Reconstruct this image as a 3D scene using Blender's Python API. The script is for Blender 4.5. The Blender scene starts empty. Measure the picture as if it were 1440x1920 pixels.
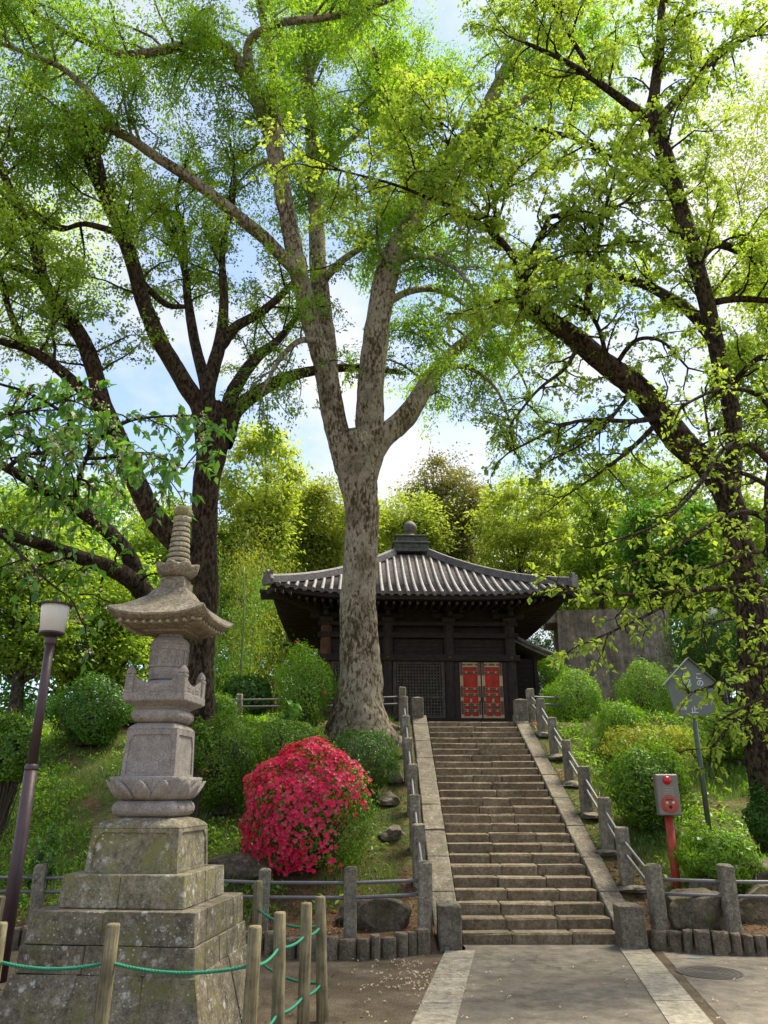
import bpy, bmesh, math, random
import numpy as np
from mathutils import Vector, Matrix, noise as mnoise

# ------------------------------------------------------------------ camera, sky, sun, exposure
SC = bpy.context.scene
COL = SC.collection
FPX = 1440.0; PITCH = math.radians(20.2); EYE = 1.75
cam_d = bpy.data.cameras.new('camera'); cam = bpy.data.objects.new('camera', cam_d); COL.objects.link(cam)
cam_d.sensor_fit = 'VERTICAL'; cam_d.sensor_height = 24.0; cam_d.lens = FPX / 1920 * 24.0
cam_d.clip_start = 0.05; cam_d.clip_end = 900
cam.location = (0, 0, EYE); cam.rotation_euler = (math.pi / 2 + PITCH, 0, 0)
SC.camera = cam

SUN_EL, SUN_AZ = math.radians(62), math.radians(55)      # azimuth measured from +Y (view direction) towards +X
world = bpy.data.worlds.new('World'); SC.world = world; world.use_nodes = True
wn = world.node_tree.nodes; wl = world.node_tree.links; wn.clear()
w_out = wn.new('ShaderNodeOutputWorld'); w_bg = wn.new('ShaderNodeBackground')
w_sky = wn.new('ShaderNodeTexSky'); w_sky.sky_type = 'NISHITA'; w_sky.sun_disc = False
w_sky.sun_elevation = SUN_EL; w_sky.sun_rotation = SUN_AZ; w_sky.air_density = 1.0; w_sky.dust_density = 0.6; w_sky.ozone_density = 3.0
w_tc = wn.new('ShaderNodeTexCoord'); w_sep = wn.new('ShaderNodeSeparateXYZ')
wl.new(w_tc.outputs['Generated'], w_sep.inputs[0])
w_add = wn.new('ShaderNodeMath'); w_add.operation = 'ADD'; w_add.inputs[1].default_value = 0.25
wl.new(w_sep.outputs['Z'], w_add.inputs[0])
w_max = wn.new('ShaderNodeMath'); w_max.operation = 'MAXIMUM'; w_max.inputs[1].default_value = 0.05
wl.new(w_add.outputs[0], w_max.inputs[0])
w_div = wn.new('ShaderNodeVectorMath'); w_div.operation = 'DIVIDE'
w_cmb = wn.new('ShaderNodeCombineXYZ')
for i in range(3): wl.new(w_max.outputs[0], w_cmb.inputs[i])
wl.new(w_tc.outputs['Generated'], w_div.inputs[0]); wl.new(w_cmb.outputs[0], w_div.inputs[1])
w_no = wn.new('ShaderNodeTexNoise'); w_no.inputs['Scale'].default_value = 2.3; w_no.inputs['Detail'].default_value = 7
w_no.inputs['Roughness'].default_value = 0.58
w_off = wn.new('ShaderNodeVectorMath'); w_off.operation = 'ADD'; w_off.inputs[1].default_value = (11, 2, 5)
wl.new(w_div.outputs[0], w_off.inputs[0]); wl.new(w_off.outputs[0], w_no.inputs['Vector'])
w_rp = wn.new('ShaderNodeValToRGB'); w_rp.color_ramp.elements[0].position = 0.40; w_rp.color_ramp.elements[1].position = 0.63
w_rp.color_ramp.elements[0].color = (0.16, 0.16, 0.16, 1)
wl.new(w_no.outputs['Fac'], w_rp.inputs[0])
w_mx = wn.new('ShaderNodeMix'); w_mx.data_type = 'RGBA'
wl.new(w_rp.outputs[0], w_mx.inputs['Factor'])
wl.new(w_sky.outputs[0], w_mx.inputs['A']); w_mx.inputs['B'].default_value = (3.75, 3.65, 3.75, 1)
wl.new(w_mx.outputs['Result'], w_bg.inputs['Color']); w_bg.inputs['Strength'].default_value = 0.10
wl.new(w_bg.outputs[0], w_out.inputs[0])

sun_d = bpy.data.lights.new('sun', 'SUN'); sun = bpy.data.objects.new('sun', sun_d); COL.objects.link(sun)
sun_d.energy = 4.2; sun_d.angle = math.radians(22); sun_d.color = (1.0, 0.91, 0.74)
sun_dir = Vector((math.sin(SUN_AZ) * math.cos(SUN_EL), math.cos(SUN_AZ) * math.cos(SUN_EL), math.sin(SUN_EL)))
sun.rotation_euler = (-sun_dir).to_track_quat('-Z', 'Y').to_euler(); sun.location = (0, 0, 60)

SC.view_settings.view_transform = 'Standard'; SC.view_settings.look = 'None'
SC.view_settings.exposure = 1.60; SC.view_settings.gamma = 1.0; SC.view_settings.use_curve_mapping = False
SC.render.engine = 'CYCLES'
SC.cycles.use_denoising = True
SC.cycles.max_bounces = 8; SC.cycles.diffuse_bounces = 4; SC.cycles.glossy_bounces = 2
SC.cycles.transmission_bounces = 5; SC.cycles.transparent_max_bounces = 4
SC.cycles.caustics_reflective = False; SC.cycles.caustics_refractive = False

random.seed(7); RNG = np.random.default_rng(11)
CP, SP = math.cos(PITCH), math.sin(PITCH)

def at(px, py, Y):
    """world point that stands Y metres ahead, read off the survey picture (1440 x 1920)"""
    a = (px - 720) / FPX; b = (960 - py) / FPX
    t = Y / (CP - b * SP)
    return np.array([a * t, Y, EYE + (SP + b * CP) * t])

def mpp(py, Y):
    b = (960 - py) / FPX
    return Y / (CP - b * SP) / FPX       # metres per pixel there

# ------------------------------------------------------------------ materials
MATS = {}
class NT:
    def __init__(s, name):
        s.m = bpy.data.materials.new(name); s.m.use_nodes = True; s.t = s.m.node_tree; s.t.nodes.clear()
        s.out = s.n('OutputMaterial'); MATS[name] = s.m
    def n(s, t, **k):
        nd = s.t.nodes.new('ShaderNode' + t)
        for a, v in k.items(): setattr(nd, a, v)
        return nd
    def l(s, a, b): s.t.links.new(a, b)
    def pos(s, scale=(1, 1, 1), obj=False):
        if obj: o = s.n('TexCoord').outputs['Object']
        else: o = s.n('NewGeometry').outputs['Position']
        mp = s.n('Mapping'); mp.inputs['Scale'].default_value = scale
        s.l(o, mp.inputs['Vector']); return mp.outputs[0]
    def noise(s, vec, scale, detail=5, rough=0.6, dist=0):
        nd = s.n('TexNoise'); nd.inputs['Scale'].default_value = scale; nd.inputs['Detail'].default_value = detail
        nd.inputs['Roughness'].default_value = rough; nd.inputs['Distortion'].default_value = dist
        s.l(vec, nd.inputs['Vector']); return nd.outputs['Fac']
    def vor(s, vec, scale, feature='F1'):
        nd = s.n('TexVoronoi'); nd.inputs['Scale'].default_value = scale; nd.feature = feature
        s.l(vec, nd.inputs['Vector']); return nd
    def ramp(s, fac, stops):
        r = s.n('ValToRGB'); e = r.color_ramp.elements
        while len(e) < len(stops): e.new(0.5)
        for i, (p, c) in enumerate(stops):
            e[i].position = p; e[i].color = (c if len(c) == 4 else (*c, 1)) if isinstance(c, tuple) else (c, c, c, 1)
        s.l(fac, r.inputs[0]); return r.outputs[0]
    def mix(s, fac, a, b, mode='MIX'):
        m = s.n('Mix', data_type='RGBA', blend_type=mode)
        for sock, v in (('Factor', fac), ('A', a), ('B', b)):
            if isinstance(v, (int, float)): m.inputs[sock].default_value = v
            elif isinstance(v, tuple): m.inputs[sock].default_value = (*v, 1)
            else: s.l(v, m.inputs[sock])
        return m.outputs['Result']
    def bump(s, h, strength, dist=0.02):
        b = s.n('Bump'); b.inputs['Strength'].default_value = strength; b.inputs['Distance'].default_value = dist
        s.l(h, b.inputs['Height']); return b.outputs[0]
    def math(s, op, a, b=None):
        m = s.n('Math', operation=op)
        for i, v in enumerate((a, b)):
            if v is None: continue
            if isinstance(v, (int, float)): m.inputs[i].default_value = v
            else: s.l(v, m.inputs[i])
        return m.outputs[0]
    def bsdf(s, color, rough=0.85, normal=None, metal=0.0, spec=0.3):
        p = s.n('BsdfPrincipled')
        for k, v in (('Base Color', color), ('Roughness', rough), ('Metallic', metal)):
            if isinstance(v, (int, float)): p.inputs[k].default_value = v
            elif isinstance(v, tuple): p.inputs[k].default_value = (*v, 1)
            else: s.l(v, p.inputs[k])
        p.inputs['Specular IOR Level'].default_value = spec
        if normal is not None: s.l(normal, p.inputs['Normal'])
        s.l(p.outputs[0], s.out.inputs[0]); return p

def stone(name, c1, c2, c3, scale=6, bump=0.5, moss=None, moss_amt=0.5, lichen=0.0, fine=60, streak=False, island=0.0, rough=0.9, mc=0.75, cracks=0.0, st_amt=0.8):
    t = NT(name); v = t.pos()
    a = t.noise(v, scale, 6, 0.65); b = t.noise(v, fine, 4, 0.7)
    col = t.ramp(a, [(0.3, c1), (0.5, c2), (0.7, c3)])
    mid = t.noise(v, scale * 4.2, 6, 0.7)
    col = t.mix(mc, col, t.ramp(mid, [(0.3, 0.18), (0.7, 0.88)]), 'OVERLAY')
    col = t.mix(0.7, col, t.ramp(b, [(0.3, 0.2), (0.7, 0.88)]), 'OVERLAY')
    if streak:
        sv = t.pos((3.2, 3.2, 0.22)); st = t.ramp(t.noise(sv, 1.2, 8, 0.72), [(0.40, 1.0), (0.58, 0.42), (0.72, 1.25)])
        col = t.mix(st_amt, col, st, 'MULTIPLY')
    if cracks:
        warp = t.n('VectorMath', operation='ADD'); nc_ = t.n('TexNoise'); nc_.inputs['Scale'].default_value = 2.2; nc_.inputs['Detail'].default_value = 5; t.l(v, nc_.inputs['Vector'])
        sc_ = t.n('VectorMath', operation='SCALE'); sc_.inputs['Scale'].default_value = 0.55; t.l(nc_.outputs['Color'], sc_.inputs[0]); t.l(v, warp.inputs[0]); t.l(sc_.outputs[0], warp.inputs[1])
        vc = t.vor(warp.outputs[0], 0.75, 'DISTANCE_TO_EDGE'); ck = t.ramp(vc.outputs['Distance'], [(0.0, 1.0), (0.012, 0.0)])
        ck = t.math('MULTIPLY', ck, t.ramp(t.noise(v, 0.9, 4), [(0.45, 0.0), (0.6, 1.0)]))
        stain = t.ramp(t.noise(v, 0.55, 7, 0.7, 0.6), [(0.42, 1.0), (0.52, 0.0)])
        col = t.mix(t.math('MULTIPLY', stain, 0.35), col, c1); col = t.mix(t.math('MULTIPLY', ck, cracks), col, (0.03, 0.025, 0.018))
        dust = t.ramp(t.noise(v, 2.6, 8, 0.75), [(0.55, 0.0), (0.7, 1.0)]); col = t.mix(t.math('MULTIPLY', dust, 0.4), col, (0.23, 0.20, 0.15))
    if moss:
        m1 = t.noise(v, scale * 0.55, 6, 0.7, 0.4)
        m2 = t.ramp(m1, [(0.62 - 0.2 * moss_amt, 0.0), (0.74 - 0.2 * moss_amt, 1.0)])
        m2 = t.math('MULTIPLY', m2, t.ramp(b, [(0.35, 0.35), (0.6, 1.0)]))
        col = t.mix(m2, col, moss)
    if lichen:
        vo = t.vor(v, 9); sp = t.ramp(vo.outputs['Distance'], [(0.18, 1.0), (0.3, 0.0)])
        vo2 = t.vor(v, 27); sp2 = t.ramp(vo2.outputs['Distance'], [(0.16, 1.0), (0.26, 0.0)])
        msk = t.ramp(t.noise(v, 2.3, 4, 0.6), [(0.44, 0.0), (0.56, 1.0)])
        edge = t.ramp(t.noise(v, 45, 3, 0.7), [(0.38, 0.0), (0.55, 1.0)])
        f = t.math('MULTIPLY', t.math('MULTIPLY', t.math('MAXIMUM', sp, sp2), msk), t.math('MULTIPLY', edge, lichen))
        col = t.mix(f, col, (0.50, 0.49, 0.43))
    if island:
        g = t.n('ObjectInfo').outputs['Random']
        col = t.mix(1.0, col, t.ramp(g, [(0.0, 1.0 - island), (1.0, 1.0 + 0.0)]), 'MULTIPLY')
    h = t.math('ADD', t.math('ADD', t.math('MULTIPLY', a, 0.8), t.math('MULTIPLY', mid, 0.5)), t.math('MULTIPLY', b, 0.3))
    t.bsdf(col, rough, t.bump(h, bump, 0.03)); return t.m

def plain(name, c, rough=0.6, metal=0.0, var=0.25, scale=12, bump=0.1, spec=0.4):
    t = NT(name); v = t.pos(); a = t.noise(v, scale, 5, 0.65)
    col = t.mix(1.0, c, t.ramp(a, [(0.3, 1 - var), (0.7, 1.0)]), 'MULTIPLY')
    t.bsdf(col, rough, t.bump(a, bump, 0.01), metal, spec); return t.m

def wood(name, c1, c2, grain=(30, 30, 2), bump=0.3, rough=0.8):
    t = NT(name); v = t.pos(grain); a = t.noise(v, 1.3, 6, 0.7); b = t.noise(t.pos(), 2.5, 3)
    col = t.ramp(a, [(0.3, c1), (0.7, c2)])
    col = t.mix(0.85, col, t.ramp(t.noise(t.pos(), 7, 5, 0.7), [(0.3, 0.35), (0.65, 1.0)]), 'MULTIPLY')
    t.bsdf(col, rough, t.bump(a, bump, 0.01)); return t.m

def bark(name, c_dark, c_mid, c_light, moss, scale=1.0, moss_amt=0.4, thr=0.5, patch=0.25):
    t = NT(name); v = t.pos((4 * scale, 4 * scale, 1.7 * scale)); p = t.pos()
    a0 = t.noise(v, 2.2, 8, 0.68, 0.3); big = t.noise(t.pos((1.6, 1.6, .9)), 1.0, 5, 0.65)
    a = t.math('ADD', a0, t.math('MULTIPLY', t.math('SUBTRACT', big, 0.5), patch)); b = t.noise(t.pos((26 * scale, 26 * scale, 7 * scale)), 1.0, 5, 0.7)
    col = t.ramp(a, [(thr - 0.07, c_dark), (thr - 0.015, c_mid), (thr + 0.05, c_light)])
    col = t.mix(0.6, col, t.ramp(b, [(0.3, 0.2), (0.7, 0.85)]), 'OVERLAY')
    m = t.ramp(t.noise(p, 1.3, 7, 0.72), [(0.6 - 0.2 * moss_amt, 0.0), (0.72 - 0.2 * moss_amt, 1.0)])
    col = t.mix(t.math('MULTIPLY', m, t.ramp(b, [(0.4, 0.2), (0.6, 0.9)])), col, moss)
    h = t.math('ADD', t.math('MULTIPLY', a, 0.6), b)
    t.bsdf(col, 0.92, t.bump(h, 0.9, 0.06), 0, 0.15); return t.m

def leafmat(name, stops, trans=0.5, tcol=None, gloss=0.06, clump=0.35):
    """stops: colours spread over the single leaves"""
    t = NT(name)
    g = t.n('NewGeometry'); r = g.outputs['Random Per Island']
    col = t.ramp(r, stops)
    nz = t.noise(t.pos(), 0.9, 3, 0.6)
    col = t.mix(clump, col, t.ramp(nz, [(0.35, stops[0][1]), (0.65, stops[-1][1])]))
    d = t.n('BsdfDiffuse'); t.l(col, d.inputs['Color'])
    tr = t.n('BsdfTranslucent'); tc = t.mix(1.0, col, tcol or (1.15, 1.1, 0.55), 'MULTIPLY'); t.l(tc, tr.inputs['Color'])
    mx = t.n('MixShader'); mx.inputs[0].default_value = trans; t.l(d.outputs[0], mx.inputs[1]); t.l(tr.outputs[0], mx.inputs[2])
    gl = t.n('BsdfGlossy'); gl.inputs['Roughness'].default_value = 0.38; gl.inputs['Color'].default_value = (1, 1, 1, 1)
    m2 = t.n('MixShader'); m2.inputs[0].default_value = gloss; t.l(mx.outputs[0], m2.inputs[1]); t.l(gl.outputs[0], m2.inputs[2])
    t.l(m2.outputs[0], t.out.inputs[0]); return t.m

STEP = stone('step_stone', (0.115, 0.083, 0.048), (0.17, 0.132, 0.082), (0.235, 0.19, 0.125), 5, 0.6, (0.11, 0.10, 0.05), 0.15, 0.12, 70, island=0.25)
STRING = stone('string_stone', (0.095, 0.08, 0.057), (0.145, 0.124, 0.09), (0.20, 0.173, 0.128), 5, 0.6, (0.12, 0.12, 0.06), 0.3, 0.3, 80, island=0.2)
CONC = stone('weathered_concrete', (0.115, 0.10, 0.07), (0.19, 0.168, 0.122), (0.27, 0.24, 0.18), 7, 0.7, (0.13, 0.14, 0.05), 0.25, 0.5, 90, island=0.2)
PAG_LOW = stone('mossy_plinth_stone', (0.10, 0.082, 0.054), (0.17, 0.145, 0.098), (0.26, 0.225, 0.16), 6, 0.7, (0.17, 0.16, 0.05), 0.5, 1.0, 70, island=0.2, streak=True, st_amt=0.45)
PAG_MID = stone('mossy_base_stone', (0.13, 0.11, 0.068), (0.20, 0.175, 0.115), (0.29, 0.255, 0.18), 6, 0.5, (0.20, 0.19, 0.06), 0.55, 1.0, 70, streak=True, st_amt=0.4)
PAG_TOP = stone('grey_carved_stone', (0.20, 0.172, 0.148), (0.24, 0.212, 0.184), (0.28, 0.25, 0.218), 3, 0.22, (0.20, 0.18, 0.10), 0.05, 0.2, 90, mc=0.35)
PAG_ROOF = stone('lichened_roof_stone', (0.135, 0.112, 0.078), (0.20, 0.17, 0.122), (0.27, 0.232, 0.17), 8, 0.8, (0.22, 0.20, 0.06), 0.25, 0.3, 60)
PAG_RING = stone('ring_stone', (0.20, 0.175, 0.12), (0.29, 0.26, 0.18), (0.35, 0.31, 0.22), 8, 0.4, (0.22, 0.20, 0.07), 0.3, 0.2, 80)
SLAB = stone('paving_slab', (0.185, 0.165, 0.12), (0.245, 0.22, 0.165), (0.30, 0.272, 0.21), 3, 0.25, None, 0, 0.05, 110, island=0.12)
ASPH = stone('worn_asphalt', (0.10, 0.085, 0.062), (0.145, 0.125, 0.093), (0.195, 0.17, 0.13), 1.2, 0.6, None, 0, 0.0, 170, cracks=0.8)
ASPH2 = stone('side_asphalt', (0.105, 0.09, 0.067), (0.15, 0.13, 0.098), (0.195, 0.17, 0.132), 1.1, 0.5, None, 0, 0.0, 170, cracks=0.7)
KERB = stone('kerb_rock', (0.09, 0.07, 0.045), (0.155, 0.125, 0.085), (0.22, 0.18, 0.128), 9, 0.7, (0.09, 0.09, 0.04), 0.2, 0.1, 70, island=0.35)
ROCK = stone('garden_rock', (0.05, 0.038, 0.024), (0.10, 0.08, 0.052), (0.17, 0.145, 0.10), 4, 1.0, (0.09, 0.095, 0.03), 0.35, 0.15, 40, island=0.25)
WALLC = stone('stained_concrete', (0.165, 0.133, 0.10), (0.23, 0.19, 0.148), (0.30, 0.255, 0.205), 1.2, 0.35, (0.15, 0.125, 0.04), 0.05, 0.0, 60, streak=True)
TILE = stone('grey_roof_tile', (0.09, 0.082, 0.086), (0.13, 0.119, 0.124), (0.18, 0.167, 0.174), 4, 0.3, None, 0, 0.0, 40, island=0.25, rough=0.6)
PAN = stone('dark_pan_tile', (0.065, 0.056, 0.054), (0.115, 0.103, 0.098), (0.17, 0.155, 0.148), 5, 0.3, None, 0, 0.0, 40, rough=0.75)
COPPER = stone('green_copper', (0.05, 0.056, 0.05), (0.085, 0.096, 0.085), (0.13, 0.145, 0.128), 9, 0.2, None, 0, 0, 60)
DARKW = wood('dark_temple_wood', (0.016, 0.011, 0.008), (0.045, 0.032, 0.024), (3, 3, 40))
DARKW2 = wood('dark_temple_post', (0.02, 0.014, 0.011), (0.06, 0.045, 0.035), (30, 30, 2))
BROWNW = wood('worn_brown_wood', (0.07, 0.032, 0.018), (0.16, 0.08, 0.045), (30, 30, 2))
POSTW = wood('weathered_post_wood', (0.085, 0.07, 0.028), (0.36, 0.31, 0.18), (55, 55, 2.2), 0.6)
REDW = wood('red_lacquer', (0.42, 0.022, 0.008), (0.58, 0.042, 0.018), (60, 60, 2), 0.25, 0.6)
CREAM = plain('cream_wood', (0.52, 0.36, 0.20), 0.7, 0, 0.3)
IRON = plain('brown_iron', (0.12, 0.062, 0.05), 0.6, 0.2, 0.3)
STEEL = plain('galvanised_pipe', (0.17, 0.165, 0.175), 0.55, 0.2, 0.4, 25)
LATT = wood('grey_lattice_wood', (0.05, 0.04, 0.03), (0.13, 0.105, 0.08), (30, 30, 2))
LAMPP = plain('purple_brown_paint', (0.085, 0.055, 0.058), 0.45, 0.1, 0.3, 8)
CAPM = plain('rusty_cap', (0.09, 0.075, 0.06), 0.6, 0.3, 0.5)
ROPE = plain('green_rope', (0.015, 0.22, 0.12), 0.6, 0, 0.35, 90)
GLASSW = plain('frosted_white_glass', (0.86, 0.85, 0.80), 0.3, 0, 0.08, 6, 0.02, 0.5)
REDP = plain('red_post_paint', (0.42, 0.055, 0.03), 0.5, 0, 0.35, 9)
REDD = plain('red_disc_paint', (0.45, 0.075, 0.05), 0.45, 0, 0.15, 20)
REDL = plain('red_lens', (0.50, 0.008, 0.010), 0.15, 0, 0.05, 6, 0.0, 0.6)
BOXM = plain('grey_steel_box', (0.20, 0.185, 0.17), 0.4, 0.4, 0.12, 10)
LOUV = plain('bright_louvre', (0.6, 0.58, 0.54), 0.35, 0.4, 0.1)
SIGNM = plain('grey_green_paint', (0.15, 0.172, 0.15), 0.5, 0, 0.15, 7)
SIGNP = plain('green_pole_paint', (0.09, 0.115, 0.085), 0.5, 0, 0.35, 20)
WHITE = plain('white_paint', (0.62, 0.68, 0.72), 0.6, 0, 0.2, 60)
BLACKM = plain('black_metal', (0.02, 0.02, 0.02), 0.5, 0.3)
MANH = plain('manhole_iron', (0.10, 0.088, 0.07), 0.7, 0.3, 0.4, 30, 0.4)
FLOWER = leafmat('azalea_red_petal', [(0, (0.70, 0.014, 0.085)), (0.6, (0.84, 0.026, 0.13)), (1, (0.88, 0.11, 0.24))], 0.45, (1, 0.6, 0.6), 0.02, 0.15)
PALEFL = leafmat('pale_blossom', [(0, (0.55, 0.42, 0.28)), (1, (0.72, 0.62, 0.45))], 0.4, (1, 0.9, 0.8), 0.02, 0.1)
WFLOWER = leafmat('white_petal', [(0, (0.75, 0.75, 0.72)), (1, (0.85, 0.85, 0.82))], 0.4, (1, 1, 1), 0.02, 0.1)
L_ZEL = leafmat('zelkova_leaf', [(0, (0.10, 0.24, 0.02)), (0.5, (0.20, 0.38, 0.03)), (1, (0.33, 0.50, 0.05))], 0.7, gloss=0.015)
L_DARK = leafmat('oak_leaf', [(0, (0.15, 0.28, 0.028)), (0.5, (0.26, 0.41, 0.045)), (1, (0.40, 0.55, 0.08))], 0.66, gloss=0.015)
L_CHER = leafmat('cherry_leaf', [(0, (0.055, 0.18, 0.03)), (0.6, (0.11, 0.28, 0.04)), (1, (0.20, 0.38, 0.06))], 0.5, gloss=0.03)
L_LIND = leafmat('yellow_green_leaf', [(0, (0.19, 0.32, 0.04)), (0.5, (0.29, 0.43, 0.06)), (1, (0.43, 0.54, 0.11))], 0.66, gloss=0.015)
L_BG1 = leafmat('fresh_green_leaf', [(0, (0.14, 0.25, 0.03)), (0.5, (0.23, 0.37, 0.045)), (1, (0.34, 0.47, 0.07))], 0.55, gloss=0.015)
L_BG2 = leafmat('yellow_bamboo_leaf', [(0, (0.15, 0.20, 0.02)), (0.5, (0.24, 0.29, 0.035)), (1, (0.36, 0.39, 0.06))], 0.5, gloss=0.015)
L_BG3 = leafmat('deep_green_leaf', [(0, (0.035, 0.12, 0.016)), (0.5, (0.075, 0.21, 0.025)), (1, (0.15, 0.31, 0.04))], 0.5, gloss=0.02)
L_BG4 = leafmat('bronze_green_leaf', [(0, (0.12, 0.125, 0.04)), (0.5, (0.20, 0.20, 0.065)), (1, (0.27, 0.28, 0.09))], 0.4, gloss=0.03)
L_BG5 = leafmat('lime_green_leaf', [(0, (0.21, 0.31, 0.035)), (0.5, (0.32, 0.42, 0.06)), (1, (0.45, 0.53, 0.11))], 0.55, gloss=0.015)
L_OLIV = leafmat('olive_leaf', [(0, (0.14, 0.20, 0.03)), (0.5, (0.24, 0.31, 0.045)), (1, (0.36, 0.42, 0.08))], 0.5, gloss=0.015)
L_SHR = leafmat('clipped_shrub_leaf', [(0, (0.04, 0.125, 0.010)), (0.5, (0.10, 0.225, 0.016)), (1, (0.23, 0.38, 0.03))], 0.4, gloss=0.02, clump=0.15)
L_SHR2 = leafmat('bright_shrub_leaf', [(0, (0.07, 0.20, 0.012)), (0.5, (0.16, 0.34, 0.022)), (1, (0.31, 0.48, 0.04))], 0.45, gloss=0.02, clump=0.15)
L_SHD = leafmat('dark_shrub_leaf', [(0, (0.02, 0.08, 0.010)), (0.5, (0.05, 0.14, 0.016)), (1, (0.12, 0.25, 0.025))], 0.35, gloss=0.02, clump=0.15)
L_HOST = leafmat('hosta_leaf', [(0, (0.10, 0.27, 0.03)), (1, (0.22, 0.42, 0.07))], 0.4, gloss=0.06)
L_GRASS = leafmat('grass_blade', [(0, (0.05, 0.12, 0.010)), (0.5, (0.11, 0.22, 0.018)), (1, (0.22, 0.34, 0.035))], 0.4, gloss=0.04, clump=0.3)
L_LIT = leafmat('dry_leaf', [(0, (0.10, 0.055, 0.03)), (0.5, (0.17, 0.10, 0.055)), (1, (0.28, 0.18, 0.10))], 0.1, gloss=0.02)
B_ZEL = bark('flaking_grey_bark', (0.075, 0.055, 0.028), (0.20, 0.16, 0.10), (0.37, 0.318, 0.235), (0.06, 0.055, 0.014), 1.7, 0.5, 0.475, 0.4)
B_CHER = bark('cherry_bark', (0.014, 0.01, 0.006), (0.036, 0.026, 0.016), (0.07, 0.053, 0.035), (0.045, 0.04, 0.015), 2.5, 0.3, 0.5)
B_DARK = bark('dark_bark', (0.014, 0.009, 0.005), (0.04, 0.027, 0.015), (0.085, 0.06, 0.034), (0.042, 0.036, 0.012), 1.8, 0.3, 0.5)
B_LIND = bark('brown_mossy_bark', (0.013, 0.009, 0.005), (0.042, 0.029, 0.017), (0.09, 0.066, 0.04), (0.05, 0.044, 0.016), 2.2, 0.3, 0.5)
B_BG = bark('grey_brown_bark', (0.03, 0.025, 0.018), (0.06, 0.05, 0.035), (0.10, 0.085, 0.06), (0.06, 0.06, 0.02), 1.5, 0.3)
BAMB = plain('bamboo_culm', (0.20, 0.22, 0.08), 0.5, 0, 0.3, 10)
STEMG = plain('woody_stem', (0.09, 0.07, 0.045), 0.9, 0, 0.3)

def ground_mat():
    t = NT('soil_and_moss'); v = t.pos()
    a = t.noise(v, 0.7, 6, 0.65); b = t.noise(v, 9, 5, 0.7); c = t.noise(v, 60, 4, 0.7)
    soil = t.ramp(b, [(0.3, (0.055, 0.032, 0.018)), (0.5, (0.10, 0.06, 0.034)), (0.72, (0.165, 0.105, 0.065))])
    green = t.ramp(b, [(0.3, (0.03, 0.055, 0.010)), (0.7, (0.085, 0.12, 0.024))])
    sep = t.n('SeparateXYZ'); t.l(t.n('NewGeometry').outputs['Position'], sep.inputs[0])
    up = t.ramp(t.math('MULTIPLY', sep.outputs['Z'], 0.25), [(0.05, 0.0), (0.25, 1.0)])
    f = t.math('MULTIPLY', t.ramp(t.noise(v, 1.6, 7, 0.7), [(0.38, 0.0), (0.55, 0.9)]), up)
    col = t.mix(f, soil, green)
    dirt = t.ramp(t.noise(v, 1.7, 8, 0.72), [(0.32, (0.06, 0.046, 0.03)), (0.5, (0.11, 0.086, 0.057)), (0.68, (0.17, 0.138, 0.098))])
    flat = t.ramp(t.math('MULTIPLY', sep.outputs['Z'], 10), [(0.1, 1.0), (0.5, 0.0)])
    col = t.mix(flat, col, dirt)
    col = t.mix(0.85, col, t.ramp(c, [(0.3, 0.15), (0.7, 0.9)]), 'OVERLAY')
    h = t.math('ADD', b, t.math('MULTIPLY', c, 0.5))
    t.bsdf(col, 0.95, t.bump(h, 0.8, 0.04), 0, 0.1); return t.m
GROUND = ground_mat()

# ------------------------------------------------------------------ mesh helpers
def tag(o, label=None, cat=None, group=None, kind=None):
    if label: o['label'] = label
    if cat: o['category'] = cat
    if group: o['group'] = group
    if kind: o['kind'] = kind
    return o

def empty(name, loc=(0, 0, 0), rz=0.0, label=None, cat=None, group=None, kind=None):
    o = bpy.data.objects.new(name, None); COL.objects.link(o); o.empty_display_size = 0.2
    o.location = loc; o.rotation_euler = (0, 0, rz)
    return tag(o, label, cat, group, kind)

def mesh_of(name, V, F, smooth=False):
    me = bpy.data.meshes.new(name); me.from_pydata([tuple(map(float, v)) for v in V], [], [tuple(map(int, f)) for f in F])
    me.update()
    bm = bmesh.new(); bm.from_mesh(me); bmesh.ops.recalc_face_normals(bm, faces=bm.faces); bm.to_mesh(me); bm.free()
    if smooth: me.polygons.foreach_set('use_smooth', [True] * len(me.polygons))
    return me

def put(name, me, mat, parent=None, loc=(0, 0, 0), rot=(0, 0, 0)):
    if mat is not None and len(me.materials) == 0: me.materials.append(mat)
    o = bpy.data.objects.new(name, me); COL.objects.link(o)
    o.location = loc; o.rotation_euler = rot
    if parent is not None: o.parent = parent
    return o

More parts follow.
